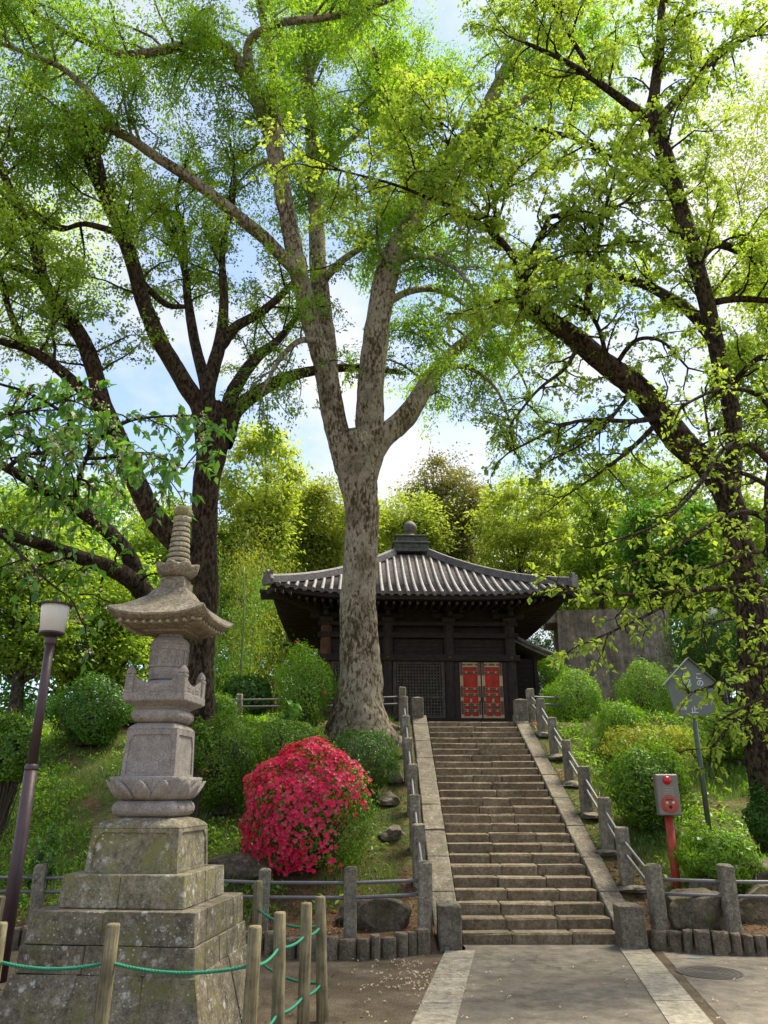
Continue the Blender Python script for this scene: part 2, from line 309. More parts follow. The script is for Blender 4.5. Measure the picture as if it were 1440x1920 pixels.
class MB:
    def __init__(s): s.V = []; s.F = []
    def add(s, V, F):
        b = len(s.V); s.V += [tuple(v) for v in V]; s.F += [tuple(i + b for i in f) for f in F]; return s
    def box(s, x0, x1, y0, y1, z0, z1):
        return s.add([(x0, y0, z0), (x1, y0, z0), (x1, y1, z0), (x0, y1, z0), (x0, y0, z1), (x1, y0, z1), (x1, y1, z1), (x0, y1, z1)],
                     [(0, 3, 2, 1), (4, 5, 6, 7), (0, 1, 5, 4), (1, 2, 6, 5), (2, 3, 7, 6), (3, 0, 4, 7)])
    def cbox(s, x0, x1, y0, y1, z0, z1, b=0.012, jit=0.0):
        """box with chamfered edges, worn a little unevenly"""
        V = []; idx = {}
        c = ((x0 + x1) / 2, (y0 + y1) / 2, (z0 + z1) / 2); h = ((x1 - x0) / 2, (y1 - y0) / 2, (z1 - z0) / 2)
        b = min(b, 0.45 * min(h) * 2)
        for sx in (-1, 1):
            for sy in (-1, 1):
                for sz in (-1, 1):
                    for k in range(3):
                        p = [sx * h[0], sy * h[1], sz * h[2]]
                        for j in range(3):
                            if j != k: p[j] -= (sx, sy, sz)[j] * b * (1 + random.uniform(-.5, .8) * (1 if jit else 0))
                        idx[(sx, sy, sz, k)] = len(V)
                        V.append(tuple(c[j] + p[j] + random.uniform(-jit, jit) for j in range(3)))
        F = []
        S = (-1, 1)
        for a in S:
            F.append([idx[(a, -1, -1, 0)], idx[(a, 1, -1, 0)], idx[(a, 1, 1, 0)], idx[(a, -1, 1, 0)]])
            F.append([idx[(-1, a, -1, 1)], idx[(1, a, -1, 1)], idx[(1, a, 1, 1)], idx[(-1, a, 1, 1)]])
            F.append([idx[(-1, -1, a, 2)], idx[(1, -1, a, 2)], idx[(1, 1, a, 2)], idx[(-1, 1, a, 2)]])
            for d in S:
                F.append([idx[(a, d, -1, 0)], idx[(a, d, 1, 0)], idx[(a, d, 1, 1)], idx[(a, d, -1, 1)]])
                F.append([idx[(a, -1, d, 0)], idx[(a, 1, d, 0)], idx[(a, 1, d, 2)], idx[(a, -1, d, 2)]])
                F.append([idx[(-1, a, d, 1)], idx[(1, a, d, 1)], idx[(1, a, d, 2)], idx[(-1, a, d, 2)]])
                for e in S: F.append([idx[(a, d, e, 0)], idx[(a, d, e, 1)], idx[(a, d, e, 2)]])
        return s.add(V, F)
    def tube(s, P, R, n=10, cap=True, start=0.0):
        P = [np.array(p, float) for p in P]; m = len(P)
        if np.isscalar(R): R = [R] * m
        V = []; prev = None
        for i in range(m):
            t = P[min(i + 1, m - 1)] - P[max(i - 1, 0)]; t /= (np.linalg.norm(t) + 1e-9)
            if prev is None:
                ref = np.array([0, 0, 1.0]) if abs(t[2]) < 0.9 else np.array([0, 1.0, 0])
                u = np.cross(ref, t)
            else: u = prev - t * (prev @ t)
            u /= np.linalg.norm(u) + 1e-9; w = np.cross(t, u); prev = u
            for k in range(n):
                a = start + 2 * math.pi * k / n
                V.append(P[i] + R[i] * (math.cos(a) * u + math.sin(a) * w))
        F = [(i * n + k, i * n + (k + 1) % n, (i + 1) * n + (k + 1) % n, (i + 1) * n + k) for i in range(m - 1) for k in range(n)]
        if cap: F += [tuple(range(n - 1, -1, -1)), tuple((m - 1) * n + k for k in range(n))]
        return s.add(V, F)
    def lathe(s, prof, n=20, cx=0, cy=0, lobes=0, lobe_amp=None):
        """prof: (radius, z) from bottom to top"""
        V = []; m = len(prof)
        for i, (r, z) in enumerate(prof):
            for k in range(n):
                a = 2 * math.pi * k / n; rr = r; zz = z
                if lobes and lobe_amp and lobe_amp[i]:
                    q = abs(math.cos(lobes * a / 2)); rr = r * (1 + lobe_amp[i] * (q - 0.5)); zz = z + lobe_amp[i] * 0.12 * (q - .5)
                V.append((cx + rr * math.cos(a), cy + rr * math.sin(a), zz))
        F = [(i * n + k, i * n + (k + 1) % n, (i + 1) * n + (k + 1) % n, (i + 1) * n + k) for i in range(m - 1) for k in range(n)]
        F += [tuple(range(n - 1, -1, -1)), tuple((m - 1) * n + k for k in range(n))]
        return s.add(V, F)
    def sq(s, prof, m=6):
        """square loft: (half, z, roundness 0..1, corner lift, scallop)"""
        n = 4 * m; V = []
        for row in prof:
            h, z = row[0], row[1]; rd = row[2] if len(row) > 2 else 0; li = row[3] if len(row) > 3 else 0; sc = row[4] if len(row) > 4 else 0
            for sd in range(4):
                for k in range(m):
                    u = -1 + 2 * k / m; x, y = u, -1.0
                    l = math.hypot(x, y); q = 1.0 / l
                    f = (1 - rd) + rd * q * (1 + 0.13 * rd)
                    e = abs(u) ** 3
                    f *= 1 + sc * (0.5 - abs(math.sin(math.pi * 2.5 * (u + 1) / 2 * 1.2)))
                    px, py = x * h * f, y * h * f
                    a = sd * math.pi / 2; ca, sa = math.cos(a), math.sin(a)
                    V.append((px * ca - py * sa, px * sa + py * ca, z + li * e))
        r = len(prof)
        F = [(i * n + k, i * n + (k + 1) % n, (i + 1) * n + (k + 1) % n, (i + 1) * n + k) for i in range(r - 1) for k in range(n)]
        F += [tuple(range(n - 1, -1, -1)), tuple((r - 1) * n + k for k in range(n))]
        return s.add(V, F)
    def extrude(s, poly, y0, y1):
        """polygon in x,z pushed from y0 to y1"""
        n = len(poly)
        V = [(x, y0, z) for x, z in poly] + [(x, y1, z) for x, z in poly]
        F = [tuple(range(n)), tuple(range(2 * n - 1, n - 1, -1))] + [(i, i + n, (i + 1) % n + n, (i + 1) % n) for i in range(n)]
        return s.add(V, F)
    def mesh(s, name, smooth=False): return mesh_of(name, s.V, s.F, smooth)
    def build(s, name, mat, parent=None, loc=(0, 0, 0), rot=(0, 0, 0), smooth=False):
        return put(name, s.mesh(name, smooth), mat, parent, loc, rot)

def quads_mesh(name, V, F, mat, smooth=False):
    """fast mesh from numpy arrays; F (n,k)"""
    me = bpy.data.meshes.new(name); nv, nf, k = len(V), len(F), F.shape[1]
    me.vertices.add(nv); me.vertices.foreach_set('co', np.ascontiguousarray(V, np.float32).ravel())
    me.loops.add(nf * k); me.loops.foreach_set('vertex_index', np.ascontiguousarray(F, np.int32).ravel())
    me.polygons.add(nf); me.polygons.foreach_set('loop_start', np.arange(0, nf * k, k, dtype=np.int32))
    if smooth: me.polygons.foreach_set('use_smooth', np.ones(nf, bool))
    me.update(calc_edges=True)
    me.materials.append(mat); return me

def norm(a): return a / (np.linalg.norm(a, axis=-1, keepdims=True) + 1e-9)

def leaf_geo(P, D, N, L, W, fold=0.25, droop=0.2):
    """rhombic leaves: base P, direction D, normal N, lengths L, widths W"""
    n = len(P); D = norm(D); S = norm(np.cross(D, N)); N = np.cross(S, D)
    L = L[:, None]; W = W[:, None]
    V = np.empty((n, 4, 3))
    V[:, 0] = P
    V[:, 1] = P + D * L * 0.45 + S * W * 0.5 + N * W * fold * 0.5
    V[:, 2] = P + D * L - N * L * droop
    V[:, 3] = P + D * L * 0.45 - S * W * 0.5 + N * W * fold * 0.5
    F = np.arange(n * 4).reshape(n, 4)
    return V.reshape(-1, 3), F

def rnd_dirs(n, rng): return norm(rng.normal(size=(n, 3)))

def tubes_np(P, R, sides=3):
    """P (n,k,3), R (n,k) -> batch of open tubes"""
    n, k, _ = P.shape
    T = np.empty_like(P); T[:, 1:-1] = P[:, 2:] - P[:, :-2]; T[:, 0] = P[:, 1] - P[:, 0]; T[:, -1] = P[:, -1] - P[:, -2]
    T = norm(T); ref = np.zeros_like(T); ref[..., 0] = 0.31; ref[..., 1] = 0.87; ref[..., 2] = 0.39
    U = norm(np.cross(ref, T)); Wv = np.cross(T, U)
    a = np.arange(sides) * 2 * np.pi / sides
    V = P[:, :, None] + R[:, :, None, None] * (np.cos(a)[None, None, :, None] * U[:, :, None] + np.sin(a)[None, None, :, None] * Wv[:, :, None])
    base = (np.arange(n) * k * sides)[:, None, None]
    i = np.arange(k - 1)[None, :, None]; j = np.arange(sides)[None, None, :]
    f = np.stack([base + i * sides + j, base + i * sides + (j + 1) % sides, base + (i + 1) * sides + (j + 1) % sides, base + (i + 1) * sides + j], -1)
    return V.reshape(-1, 3), f.reshape(-1, 4)

def join_np(parts):
    Vs, Fs, b = [], [], 0
    for V, F in parts:
        if len(V) == 0: continue
        Vs.append(V); Fs.append(F + b); b += len(V)
    return np.concatenate(Vs), np.concatenate(Fs)

def smooth_path(P, R, per=5):
    """Catmull-Rom through traced points"""
    P = np.array(P, float); R = np.array(R, float); n = len(P)
    Q = np.vstack([2 * P[0] - P[1], P, 2 * P[-1] - P[-2]]); out = []; ro = []
    for i in range(n - 1):
        p0, p1, p2, p3 = Q[i], Q[i + 1], Q[i + 2], Q[i + 3]
        for t in np.linspace(0, 1, per, endpoint=False):
            out.append(0.5 * ((2 * p1) + (-p0 + p2) * t + (2 * p0 - 5 * p1 + 4 * p2 - p3) * t * t + (-p0 + 3 * p1 - 3 * p2 + p3) * t ** 3))
            ro.append(R[i] * (1 - t) + R[i + 1] * t)
    out.append(P[-1]); ro.append(R[-1])
    return np.array(out), np.array(ro)

# ------------------------------------------------------------------ the ground
ST_Y0, ST_N, TREAD, RISE = 10.8, 25, 0.287, 0.131
ST_X0, ST_X1 = 0.97, 2.93
SLOPE = RISE / TREAD
KX = np.array([-300, -9, -3.2, -1.49, -0.96, -0.12, 0.62, 0.63, 3.2, 3.21, 3.45, 3.85, 4.5, 6.5, 12, 300.])
KY = np.array([10.6, 10.6, 10.5, 10.25, 9.98, 9.98, 10.40, 10.8, 10.8, 10.62, 10.45, 10.22, 10.15, 10.1, 10.1, 10.1])

def ground_base(x, y):
    x = np.asarray(x, float); y = np.asarray(y, float)
    ky = np.interp(x, KX, KY)
    bed = np.where(y > ky, 0.17, 0.0)
    z = (y - 10.85) * SLOPE + 0.10
    k = 0.25
    soft = np.where(z > 0.17, z, 0.17)
    top = 3.30 + np.clip(y - 18.0, 0, 30) * 0.012
    z = np.minimum(soft, top)
    z = np.where(y > ky, z, 0.0)
    return z

def ground_z(x, y):
    z = ground_base(x, y)
    b = np.where(np.asarray(z) > 0.05, 1.0, 0.0)
    n = 0.05 * np.sin(1.7 * x + 0.6 * y) + 0.04 * np.sin(2.9 * y - 1.3 * x + 1) + 0.025 * np.sin(6.1 * x + 4.7 * y)
    far = np.clip(np.abs(np.asarray(x) - 1.95) / 1.6 - 0.8, 0.15, 1)
    return z + b * n * far

def make_ground():
    xs = np.unique(np.round(np.concatenate([np.arange(-9, 9.01, 0.12), [0.60, 0.66, 3.22, 3.28], np.linspace(-30, -9, 22), np.linspace(9, 30, 22), [-400, -200, -90, -50, 50, 90, 200, 400]]), 3))
    ys = np.unique(np.round(np.concatenate([np.linspace(-30, 9, 30), np.arange(9, 19, 0.12), np.linspace(19, 60, 42), [90, 160, 300, 500], [-200, -80]]), 3))
    X, Y = np.meshgrid(xs, ys); Z = ground_z(X, Y)
    inst = (X > 0.72) & (X < 3.18) & (Y > 10.3) & (Y < 18.05)
    Z = np.where(inst, np.minimum(Z - 0.42, Z), Z); Z = np.where(inst & (Y < 11.6), -0.15, Z)
    V = np.stack([X, Y, Z], -1).reshape(-1, 3); nx = len(xs); ny = len(ys)
    i, j = np.meshgrid(np.arange(ny - 1), np.arange(nx - 1), indexing='ij')
    F = np.stack([i * nx + j, i * nx + j + 1, (i + 1) * nx + j + 1, (i + 1) * nx + j], -1).reshape(-1, 4)
    tag(put('ground', quads_mesh('ground', V, F, GROUND, True), GROUND), kind='structure')
make_ground()

def sheet(name, poly, z, mat):
    me = mesh_of(name, [(x, y, z) for x, y in poly], [tuple(range(len(poly)))])
    return tag(put(name, me, mat), kind='structure')
# path runs at an angle of about nine degrees to the stair
PA = math.radians(9.3); pdx, pdy = math.sin(PA), math.cos(PA)
def path_pt(off, y):                       # off = metres right of the path's centre line
    return (1.99 + (y - 10.6) * pdx / pdy + off, y)
sheet('asphalt_path', [path_pt(-0.86, -12), path_pt(0.86, -12), (2.92, 10.56), (2.93, 10.83), (0.97, 10.83), (0.99, 10.56)], 0.005, ASPH)
sheet('side_asphalt', [path_pt(1.22, -12), (16, -12), (16, 10.02), (4.5, 10.06), (3.85, 10.14), (3.32, 10.5)], 0.004, ASPH2)
for nm, o0, o1 in (('left_paving_strip', -1.22, -0.865), ('right_paving_strip', 0.865, 1.22)):
    strip = empty(nm, (0, 0, 0), kind='structure')
    y = 10.36 if o0 < 0 else 10.56; i = 0
    while y > -3:
        l = (0.42 if i == 0 else random.uniform(1.0, 1.2)); a = path_pt(o0, y); b = path_pt(o1, y); c = path_pt(o1, y - l + 0.008); d = path_pt(o0, y - l + 0.008)
        h = 0.016 + random.uniform(-.003, .003)
        m = MB(); m.add([(*d, -.05), (*c, -.05), (*b, -.05), (*a, -.05), (*d, h), (*c, h), (*b, h), (*a, h)], [(0, 3, 2, 1), (4, 5, 6, 7), (0, 1, 5, 4), (1, 2, 6, 5), (2, 3, 7, 6), (3, 0, 4, 7)])
        m.build('slab', SLAB, strip); y -= l; i += 1

# ------------------------------------------------------------------ stone staircase
stairs = empty('stone_staircase', (1.95, ST_Y0, 0), label='long flight of brown stone steps climbing to the dark temple hall', cat='staircase')
sx, sy = 1.95, ST_Y0
for n in range(ST_N):
    y0 = n * TREAD; zt = (n + 1) * RISE
    nb = 3 if n < 13 else (3 if n % 3 == 0 else 2)
    cuts = [ST_X0 - sx]
    for k in range(1, nb):
        cuts.append(ST_X0 - sx + (ST_X1 - ST_X0) * (k / nb + random.uniform(-0.07, 0.07)))
    cuts.append(ST_X1 - sx)
    for a, b in zip(cuts[:-1], cuts[1:]):
        dz = random.uniform(-.005, .004); dy = random.uniform(-.008, .006)
        m = MB(); m.cbox(a + .003, b - .003, y0 + dy, y0 + TREAD + 0.05, zt - RISE - 0.03, zt + dz, 0.017, 0.005)
        m.build('step_stone', STEP, stairs)
# landing edge behind the last step
m = MB(); m.cbox(ST_X0 - sx, ST_X1 - sx, ST_N * TREAD + 0.052, ST_N * TREAD + 0.75, 3.0, ST_N * RISE + 0.002, 0.01, 0.003); m.build('landing_slab', STEP, stairs)
ANG = math.atan(SLOPE)
def incl(u, w): return (u * math.cos(ANG) - w * math.sin(ANG), u * math.sin(ANG) + w * math.cos(ANG))
for x0, x1 in ((0.64, 0.965), (2.935, 3.22)):
    u = 0.02; end = ST_N * TREAD / math.cos(ANG) + 0.15
    while u < end - 0.1:
        l = min(random.uniform(0.8, 1.05), end - u); m = MB(); m.cbox(x0, x1, u + .004, u + l - .004, -0.32, 0.125 + random.uniform(-.006, .006), 0.012, 0.003)
        m.V = [(x - sx, *incl(yy, zz)) for x, yy, zz in m.V]
        m.build('side_slab', STRING, stairs); u += l
def newel(x0, x1, y0, y1, z0, z1):
    m = MB(); m.cbox(x0 - sx, x1 - sx, y0 - sy, y1 - sy, z0, z1 - .03, 0.014, 0.003)
    cx, cy = (x0 + x1) / 2 - sx, (y0 + y1) / 2 - sy
    m.sq([]) if False else None
    h = (x1 - x0) / 2 - .016; k = (y1 - y0) / 2 - .016
    m.add([(cx - h, cy - k, z1 - .032), (cx + h, cy - k, z1 - .032), (cx + h, cy + k, z1 - .032), (cx - h, cy + k, z1 - .032), (cx, cy, z1)], [(0, 1, 4), (1, 2, 4), (2, 3, 4), (3, 0, 4)])
    m.build('end_block', STRING, stairs)
newel(0.655, 0.935, 10.36, 10.74, -0.02, 0.52); newel(2.87, 3.17, 10.42, 10.78, -0.02, 0.50)
newel(0.63, 0.90, 17.88, 18.16, 3.1, 3.86); newel(2.95, 3.24, 17.72, 18.02, 3.1, 3.80)

# ------------------------------------------------------------------ railings of concrete posts and pipes
def rail_thing(name, label, posts, hts=0.74, pipes=(0.42, 0.58), w=0.085, extend=None, pmat=CONC, plast=True):
    p0 = posts[0]; root = empty(name, (p0[0], p0[1], p0[2]), label=label, cat='railing')
    for i, p in enumerate(posts):
        if i == 0 and not plast: continue
        h = p[3] if len(p) > 3 else hts; ww = w * random.uniform(.96, 1.05)
        m = MB(); m.cbox(-ww, ww, -ww, ww, -0.25, h, 0.022, 0.004)
        m.build('post', pmat, root, (p[0] - p0[0], p[1] - p0[1], p[2] - p0[2]), (random.uniform(-.02, .02), random.uniform(-.02, .02), random.uniform(-.1, .1)))
    for ph in pipes:
        P = [(p[0] - p0[0], p[1] - p0[1], p[2] - p0[2] + ph) for p in posts]
        if extend: P.append((extend[0] - p0[0], extend[1] - p0[1], extend[2] - p0[2] + ph))
        P2 = []
        for a, b in zip(P[:-1], P[1:]):
            for t in (0, .5): P2.append(tuple(np.array(a) * (1 - t) + np.array(b) * t))
        P2.append(P[-1])
        MB().tube(P2, 0.021, 8).build('rail', STEEL, root, smooth=True)
    return root
ys = [10.66, 11.86, 12.72, 13.80, 14.90, 16.02, 17.12, 18.2]
gz = lambda x, y: float(ground_base(x, y))
rail_thing('stair_railing', 'row of concrete posts with two pipes on the stair side beside the fire alarm', [(3.40, y, gz(3.4, y), 0.76) for y in ys], extend=(4.3, 18.5, 3.3))
rail_thing('stair_railing', 'row of concrete posts with two pipes on the stair side beside the pink azalea', [(0.50 - 0.01 * i, y, gz(0.5, y), 0.80) for i, y in enumerate([10.56] + ys[1:])])
rail_thing('garden_railing', 'low concrete post fence with two pipes in front of the big dark boulder', [(3.40, 10.66, .17), (4.19, 10.36, .17, .78), (5.3, 10.3, .17), (6.6, 10.3, .17)], plast=False)
rail_thing('garden_railing', 'low pipe fence with lichened posts below the pink azalea running behind the pagoda', [(0.50, 10.56, .17), (-0.40, 10.22, .17, .76), (-1.45, 10.25, .17, .74), (-2.9, 10.75, .17), (-4.4, 10.85, .17), (-6, 10.9, .17)], plast=False, w=0.072)
rail_thing('terrace_railing', 'pipe fence with concrete posts along the upper terrace behind the clipped shrubs', [(0.43, 18.2, 3.3, .8), (-0.7, 18.55, 3.3), (-2.1, 18.7, 3.3), (-3.45, 18.8, 3.3), (-5.0, 18.9, 3.3), (-6.6, 19, 3.3)], plast=False, hts=0.72, w=0.075)

# ------------------------------------------------------------------ kerb of upright stones
def kerb_run(name, pts):
    root = empty(name, (0, 0, 0), kind='structure')
    P, _ = smooth_path([(x, y, 0) for x, y in pts], [0] * len(pts), 24)
    d = np.concatenate([[0], np.cumsum(np.linalg.norm(np.diff(P, axis=0), axis=1))])
    s = 0.0
    while s < d[-1] - 0.1:
        w = random.uniform(0.11, 0.22); c = s + w / 2
        x = np.interp(c, d, P[:, 0]); y = np.interp(c, d, P[:, 1]); x2 = np.interp(c + .05, d, P[:, 0]); y2 = np.interp(c + .05, d, P[:, 1])
        a = math.atan2(y2 - y, x2 - x); h = random.uniform(0.19, 0.25); dp = random.uniform(.075, .095)
        m = MB(); n = 6
        prof = [(-w / 2 + .004, dp * .5), (-w / 2 + .012, -dp * .55), (-w * .2, -dp * random.uniform(.85, 1.1)), (w * .2, -dp * random.uniform(.85, 1.1)), (w / 2 - .012, -dp * .55), (w / 2 - .004, dp * .5), (0, dp)]
        k = len(prof); top = [(px * .92, py * .9) for px, py in prof]
        V = [(px, py, -.15) for px, py in prof] + [(px, py, h - .018) for px, py in prof] + [(px, py, h + random.uniform(-.008, .008)) for px, py in top]
        F = [tuple(range(k - 1, -1, -1)), tuple(range(2 * k, 3 * k))]
        for r in range(2): F += [(r * k + i, r * k + (i + 1) % k, (r + 1) * k + (i + 1) % k, (r + 1) * k + i) for i in range(k)]
        m.add(V, F); m.build('kerb_stone', KERB, root, (x, y, 0), (0, 0, a + random.uniform(-.06, .06))); s += w
kerb_run('left_kerb', [(-5.5, 10.56), (-3.2, 10.46), (-1.5, 10.2), (-0.96, 9.95), (-0.12, 9.95), (0.62, 10.36)])
kerb_run('right_kerb', [(3.24, 10.55), (3.45, 10.42), (3.85, 10.2), (4.5, 10.13), (6.5, 10.08)])
# ------------------------------------------------------------------ rocks
def rock(name, loc, size, label, seed, mat=ROCK, rz=0.0, cat='rock'):
    bm = bmesh.new(); bmesh.ops.create_icosphere(bm, subdivisions=5, radius=1)
    off = Vector((seed * 3.1, seed * 1.7, seed * 0.9)); rr = random.Random(seed)
    cuts = [(Vector((rr.gauss(0, 1), rr.gauss(0, 1), rr.gauss(.1, .8))).normalized(), rr.uniform(.62, .88)) for _ in range(11)]
    for v in bm.verts:
        p = v.co * 1.08
        for nrm, dd in cuts:                       # broken faces
            q = p.dot(nrm) - dd
            if q > 0: p = p - nrm * q * 0.92
        k = mnoise.noise(p * 1.3 + off) * 0.14 + mnoise.noise(p * 3.1 + off) * 0.07 + mnoise.noise(p * 8 + off) * 0.03 + mnoise.noise(p * 17 + off) * 0.012
        p = p * (1 + k); p.z = max(p.z, -0.5)
        v.co = Vector((p.x * size[0], p.y * size[1], p.z * size[2]))
    me = bpy.data.meshes.new(name); bm.to_mesh(me); bm.free(); me.polygons.foreach_set('use_smooth', [True] * len(me.polygons))
    o = put(name, me, mat, None, loc, (0, 0, rz)); return tag(o, label, cat)
rock('garden_rock', (0.02, 10.85, 0.27), (0.36, 0.28, 0.26), 'angular dark rock half buried in bare soil below the azalea', 3)
rock('garden_rock', (-0.38, 11.2, 0.28), (0.30, 0.25, 0.22), 'smaller earth coloured rock behind the lichened fence post', 13)
rock('garden_rock', (3.93, 10.72, 0.36), (0.50, 0.34, 0.36), 'large rounded dark boulder behind the low pipe fence below the fire alarm', 5)
rock('garden_rock', (4.75, 10.9, 0.34), (0.42, 0.32, 0.34), 'blocky brown boulder behind the pipe fence, right of the rounded boulder', 9)
rock('garden_rock', (4.95, 11.6, 0.68), (0.48, 0.3, 0.30), 'mossy flat-topped boulder beside the white azalea', 21)
rock('garden_rock', (4.3, 11.35, 0.42), (0.34, 0.24, 0.26), 'grey boulder under the white flowering azalea', 17)
rock('garden_rock', (3.75, 11.7, 0.42), (0.34, 0.25, 0.2), 'dark stone beside the foot of the red alarm post', 27)
for i, y in enumerate(ys[1:7]):
    rock('flat_stone', (3.42, y - 0.12, gz(3.4, y - .12) + 0.02), (0.24, 0.17, 0.07), 'flat thin stone bedded at the foot of a stair railing post', 30 + i, STRING, cat='stone')['group'] = 'flat stones under the railing posts'
for i, (x, y) in enumerate([(0.12, 13.1), (0.1, 14.2), (0.16, 15.0), (0.08, 15.7)]):
    rock('slope_stone', (x, y, gz(x, y) + .02), (0.22, 0.26, 0.14), 'rough grey stone set in the bank between the left railing and the big tree', 50 + i, STRING, cat='stone')['group'] = 'stones set in the bank'
rock('earth_bank_stone', (-2.1, 12.2, 0.72), (0.75, 0.35, 0.30), 'long dark stone lying under the pink azalea behind the pagoda', 61, ROCK)

# ------------------------------------------------------------------ stone pagoda
PX, PY, PR = -2.02, 7.25, math.radians(-6)
pag = empty('stone_pagoda', (PX, PY, 0), PR, label='tall carved stone pagoda with ringed spire on stepped mossy plinth', cat='pagoda')
def ring_blocks(name, h0, h1, z0, z1, nfront, mat, depth=0.22, jit=.003, bev=.012):
    """one plinth course laid of single blocks; h0 = half width below, h1 above"""
    for sd in range(4):
        cuts = [-1.0] + [-1 + 2 * (k / nfront[sd % 2]) + random.uniform(-.12, .12) for k in range(1, nfront[sd % 2])] + [1.0]
        for a, b in zip(cuts[:-1], cuts[1:]):
            # sides 0,2 take the corners, sides 1,3 fit between them
            lim0 = h0 if sd % 2 == 0 else h0 - depth; lim1 = h1 if sd % 2 == 0 else h1 - depth
            g = .0025
            def row(h, lim, z):
                return [(a * lim + g, -h, z), (b * lim - g, -h, z), (b * lim - g, -h + depth, z), (a * lim + g, -h + depth, z)]
            m = MB(); m.cbox(0, 1, 0, 1, 0, 1, .02, 0)
            V = []
            L0 = row(h0, lim0, z0); L1 = row(h1, lim1, z1)
            for (x, y, z) in m.V:
                lo = np.array(L0[0]) * (1 - x) * (1 - y) + np.array(L0[1]) * x * (1 - y) + np.array(L0[2]) * x * y + np.array(L0[3]) * (1 - x) * y
                hi = np.array(L1[0]) * (1 - x) * (1 - y) + np.array(L1[1]) * x * (1 - y) + np.array(L1[2]) * x * y + np.array(L1[3]) * (1 - x) * y
                p = lo * (1 - z) + hi * z
                p = p + np.array([random.uniform(-jit, jit) for _ in range(3)])
                ca, sa = math.cos(sd * math.pi / 2), math.sin(sd * math.pi / 2)
                V.append((p[0] * ca - p[1] * sa, p[0] * sa + p[1] * ca, p[2]))
            m.V = V; m.build(name, mat, pag)
def core(name, h, z0, z1, mat):
    m = MB(); m.box(-h, h, -h, h, z0, z1); return m.build(name, mat, pag)
ring_blocks('plinth_block', 0.86, 0.715, -0.03, 0.484, (3, 3), PAG_LOW, 0.25, .006)
ring_blocks('plinth_block', 0.702, 0.688, 0.486, 0.672, (3, 3), PAG_LOW, 0.25)
ring_blocks('plinth_block', 0.672, 0.662, 0.676, 0.905, (2, 2), PAG_LOW, 0.30)
ring_blocks('plinth_block', 0.522, 0.508, 0.909, 1.150, (2, 2), PAG_MID, 0.26)
core('rubble_core', 0.40, -0.02, 0.90, PAG_LOW)
def panel_block(name, h0, h1, z0, z1, mat, inset=0.02, mar=0.14, cham=0.2, dep=0.014):
    """square block with a sunk panel with clipped upper corners on every side"""
    m = MB()
    hh = lambda z: h0 + (h1 - h0) * (z - z0) / (z1 - z0)
    H = z1 - z0
    for sd in range(4):
        ca, sa = math.cos(sd * math.pi / 2), math.sin(sd * math.pi / 2)
        tr = lambda u, z, d: ((u * hh(z)) * ca - (-(hh(z) - d)) * sa, (u * hh(z)) * sa + (-(hh(z) - d)) * ca, z)
        o = [(-1, z0), (1, z0), (1, z1), (1, z1), (-1, z1), (-1, z1)]
        um = 1 - mar; zl = z0 + 0.05 * H; zh = z1 - mar * H * 0.75
        p = [(-um, zl), (um, zl), (um, zh - cham * H), (um - cham * 0.9, zh), (-um + cham * .9, zh), (-um, zh - cham * H)]
        b = len(m.V)
        m.V += [tr(u, z, 0) for u, z in o] + [tr(u, z, 0) for u, z in p] + [tr(u, z, dep) for u, z in p]
        for i in range(6):
            j = (i + 1) % 6
            if i in (2, 4): m.F.append((b + i, b + 6 + j, b + 6 + i))
            else: m.F.append((b + i, b + j, b + 6 + j, b + 6 + i))
            m.F.append((b + 6 + i, b + 6 + j, b + 12 + j, b + 12 + i))
        m.F.append(tuple(b + 12 + i for i in range(6)))
    b = len(m.V)
    m.V += [(-h1, -h1, z1), (h1, -h1, z1), (h1, h1, z1), (-h1, h1, z1)]; m.F.append((b, b + 1, b + 2, b + 3))
    me = bpy.data.meshes.new(name); me.from_pydata(m.V, [], m.F); me.update()
    bm = bmesh.new(); bm.from_mesh(me); bmesh.ops.remove_doubles(bm, verts=bm.verts, dist=1e-5); bmesh.ops.recalc_face_normals(bm, faces=bm.faces); bm.to_mesh(me); bm.free()
    return put(name, me, mat, pag)
panel_block('panel_base', 0.392, 0.370, 1.152, 1.485, PAG_MID, mar=0.12, cham=0.16)
MB().sq([(0.368, 1.486, 0), (0.368, 1.494, 0, 0, .02), (0.355, 1.515, .12, 0, .05), (0.325, 1.545, .3, 0, .03), (0.25, 1.568, .5), (0.2, 1.572, .6)], 10).build('lotus_shoulder', PAG_MID, pag, smooth=True)
def cushion(hw, z0, z1, mat, carve=True):
    n = 7; pr = []
    for k in range(n + 1):
        a = -math.pi / 2 + math.pi * k / n
        pr.append((hw - (z1 - z0) * .5 + (z1 - z0) * .5 * math.cos(a), (z0 + z1) / 2 + (z1 - z0) / 2 * math.sin(a), .32))
    o = MB().sq(pr, 8).build('cushion', mat, pag, smooth=True)
    if carve:
        for sd in range(4):
            m = MB()
            for k in range(11):
                u = -0.62 + 1.24 * k / 10; rr = random.uniform(.014, .026) if k != 5 else .036
                m2 = MB(); m2.lathe([(rr * math.cos(t), rr * .8 * math.sin(t)) for t in (-1.2, -.6, 0, .6, 1.2)], 8)
                ca, sa = math.cos(sd * math.pi / 2), math.sin(sd * math.pi / 2)
                ox, oy, oz = u * hw, -hw * 0.99 + .012, (z0 + z1) / 2 + random.uniform(-.022, .022) * (k != 5)
                m.add([((x + ox) * ca - (y * .6 + oy) * sa, (x + ox) * sa + (y * .6 + oy) * ca, z + oz) for x, y, z in m2.V], m2.F)
            m.build('carved_cloud', mat, o, smooth=True)
cushion(0.298, 1.570, 1.705, PAG_TOP)
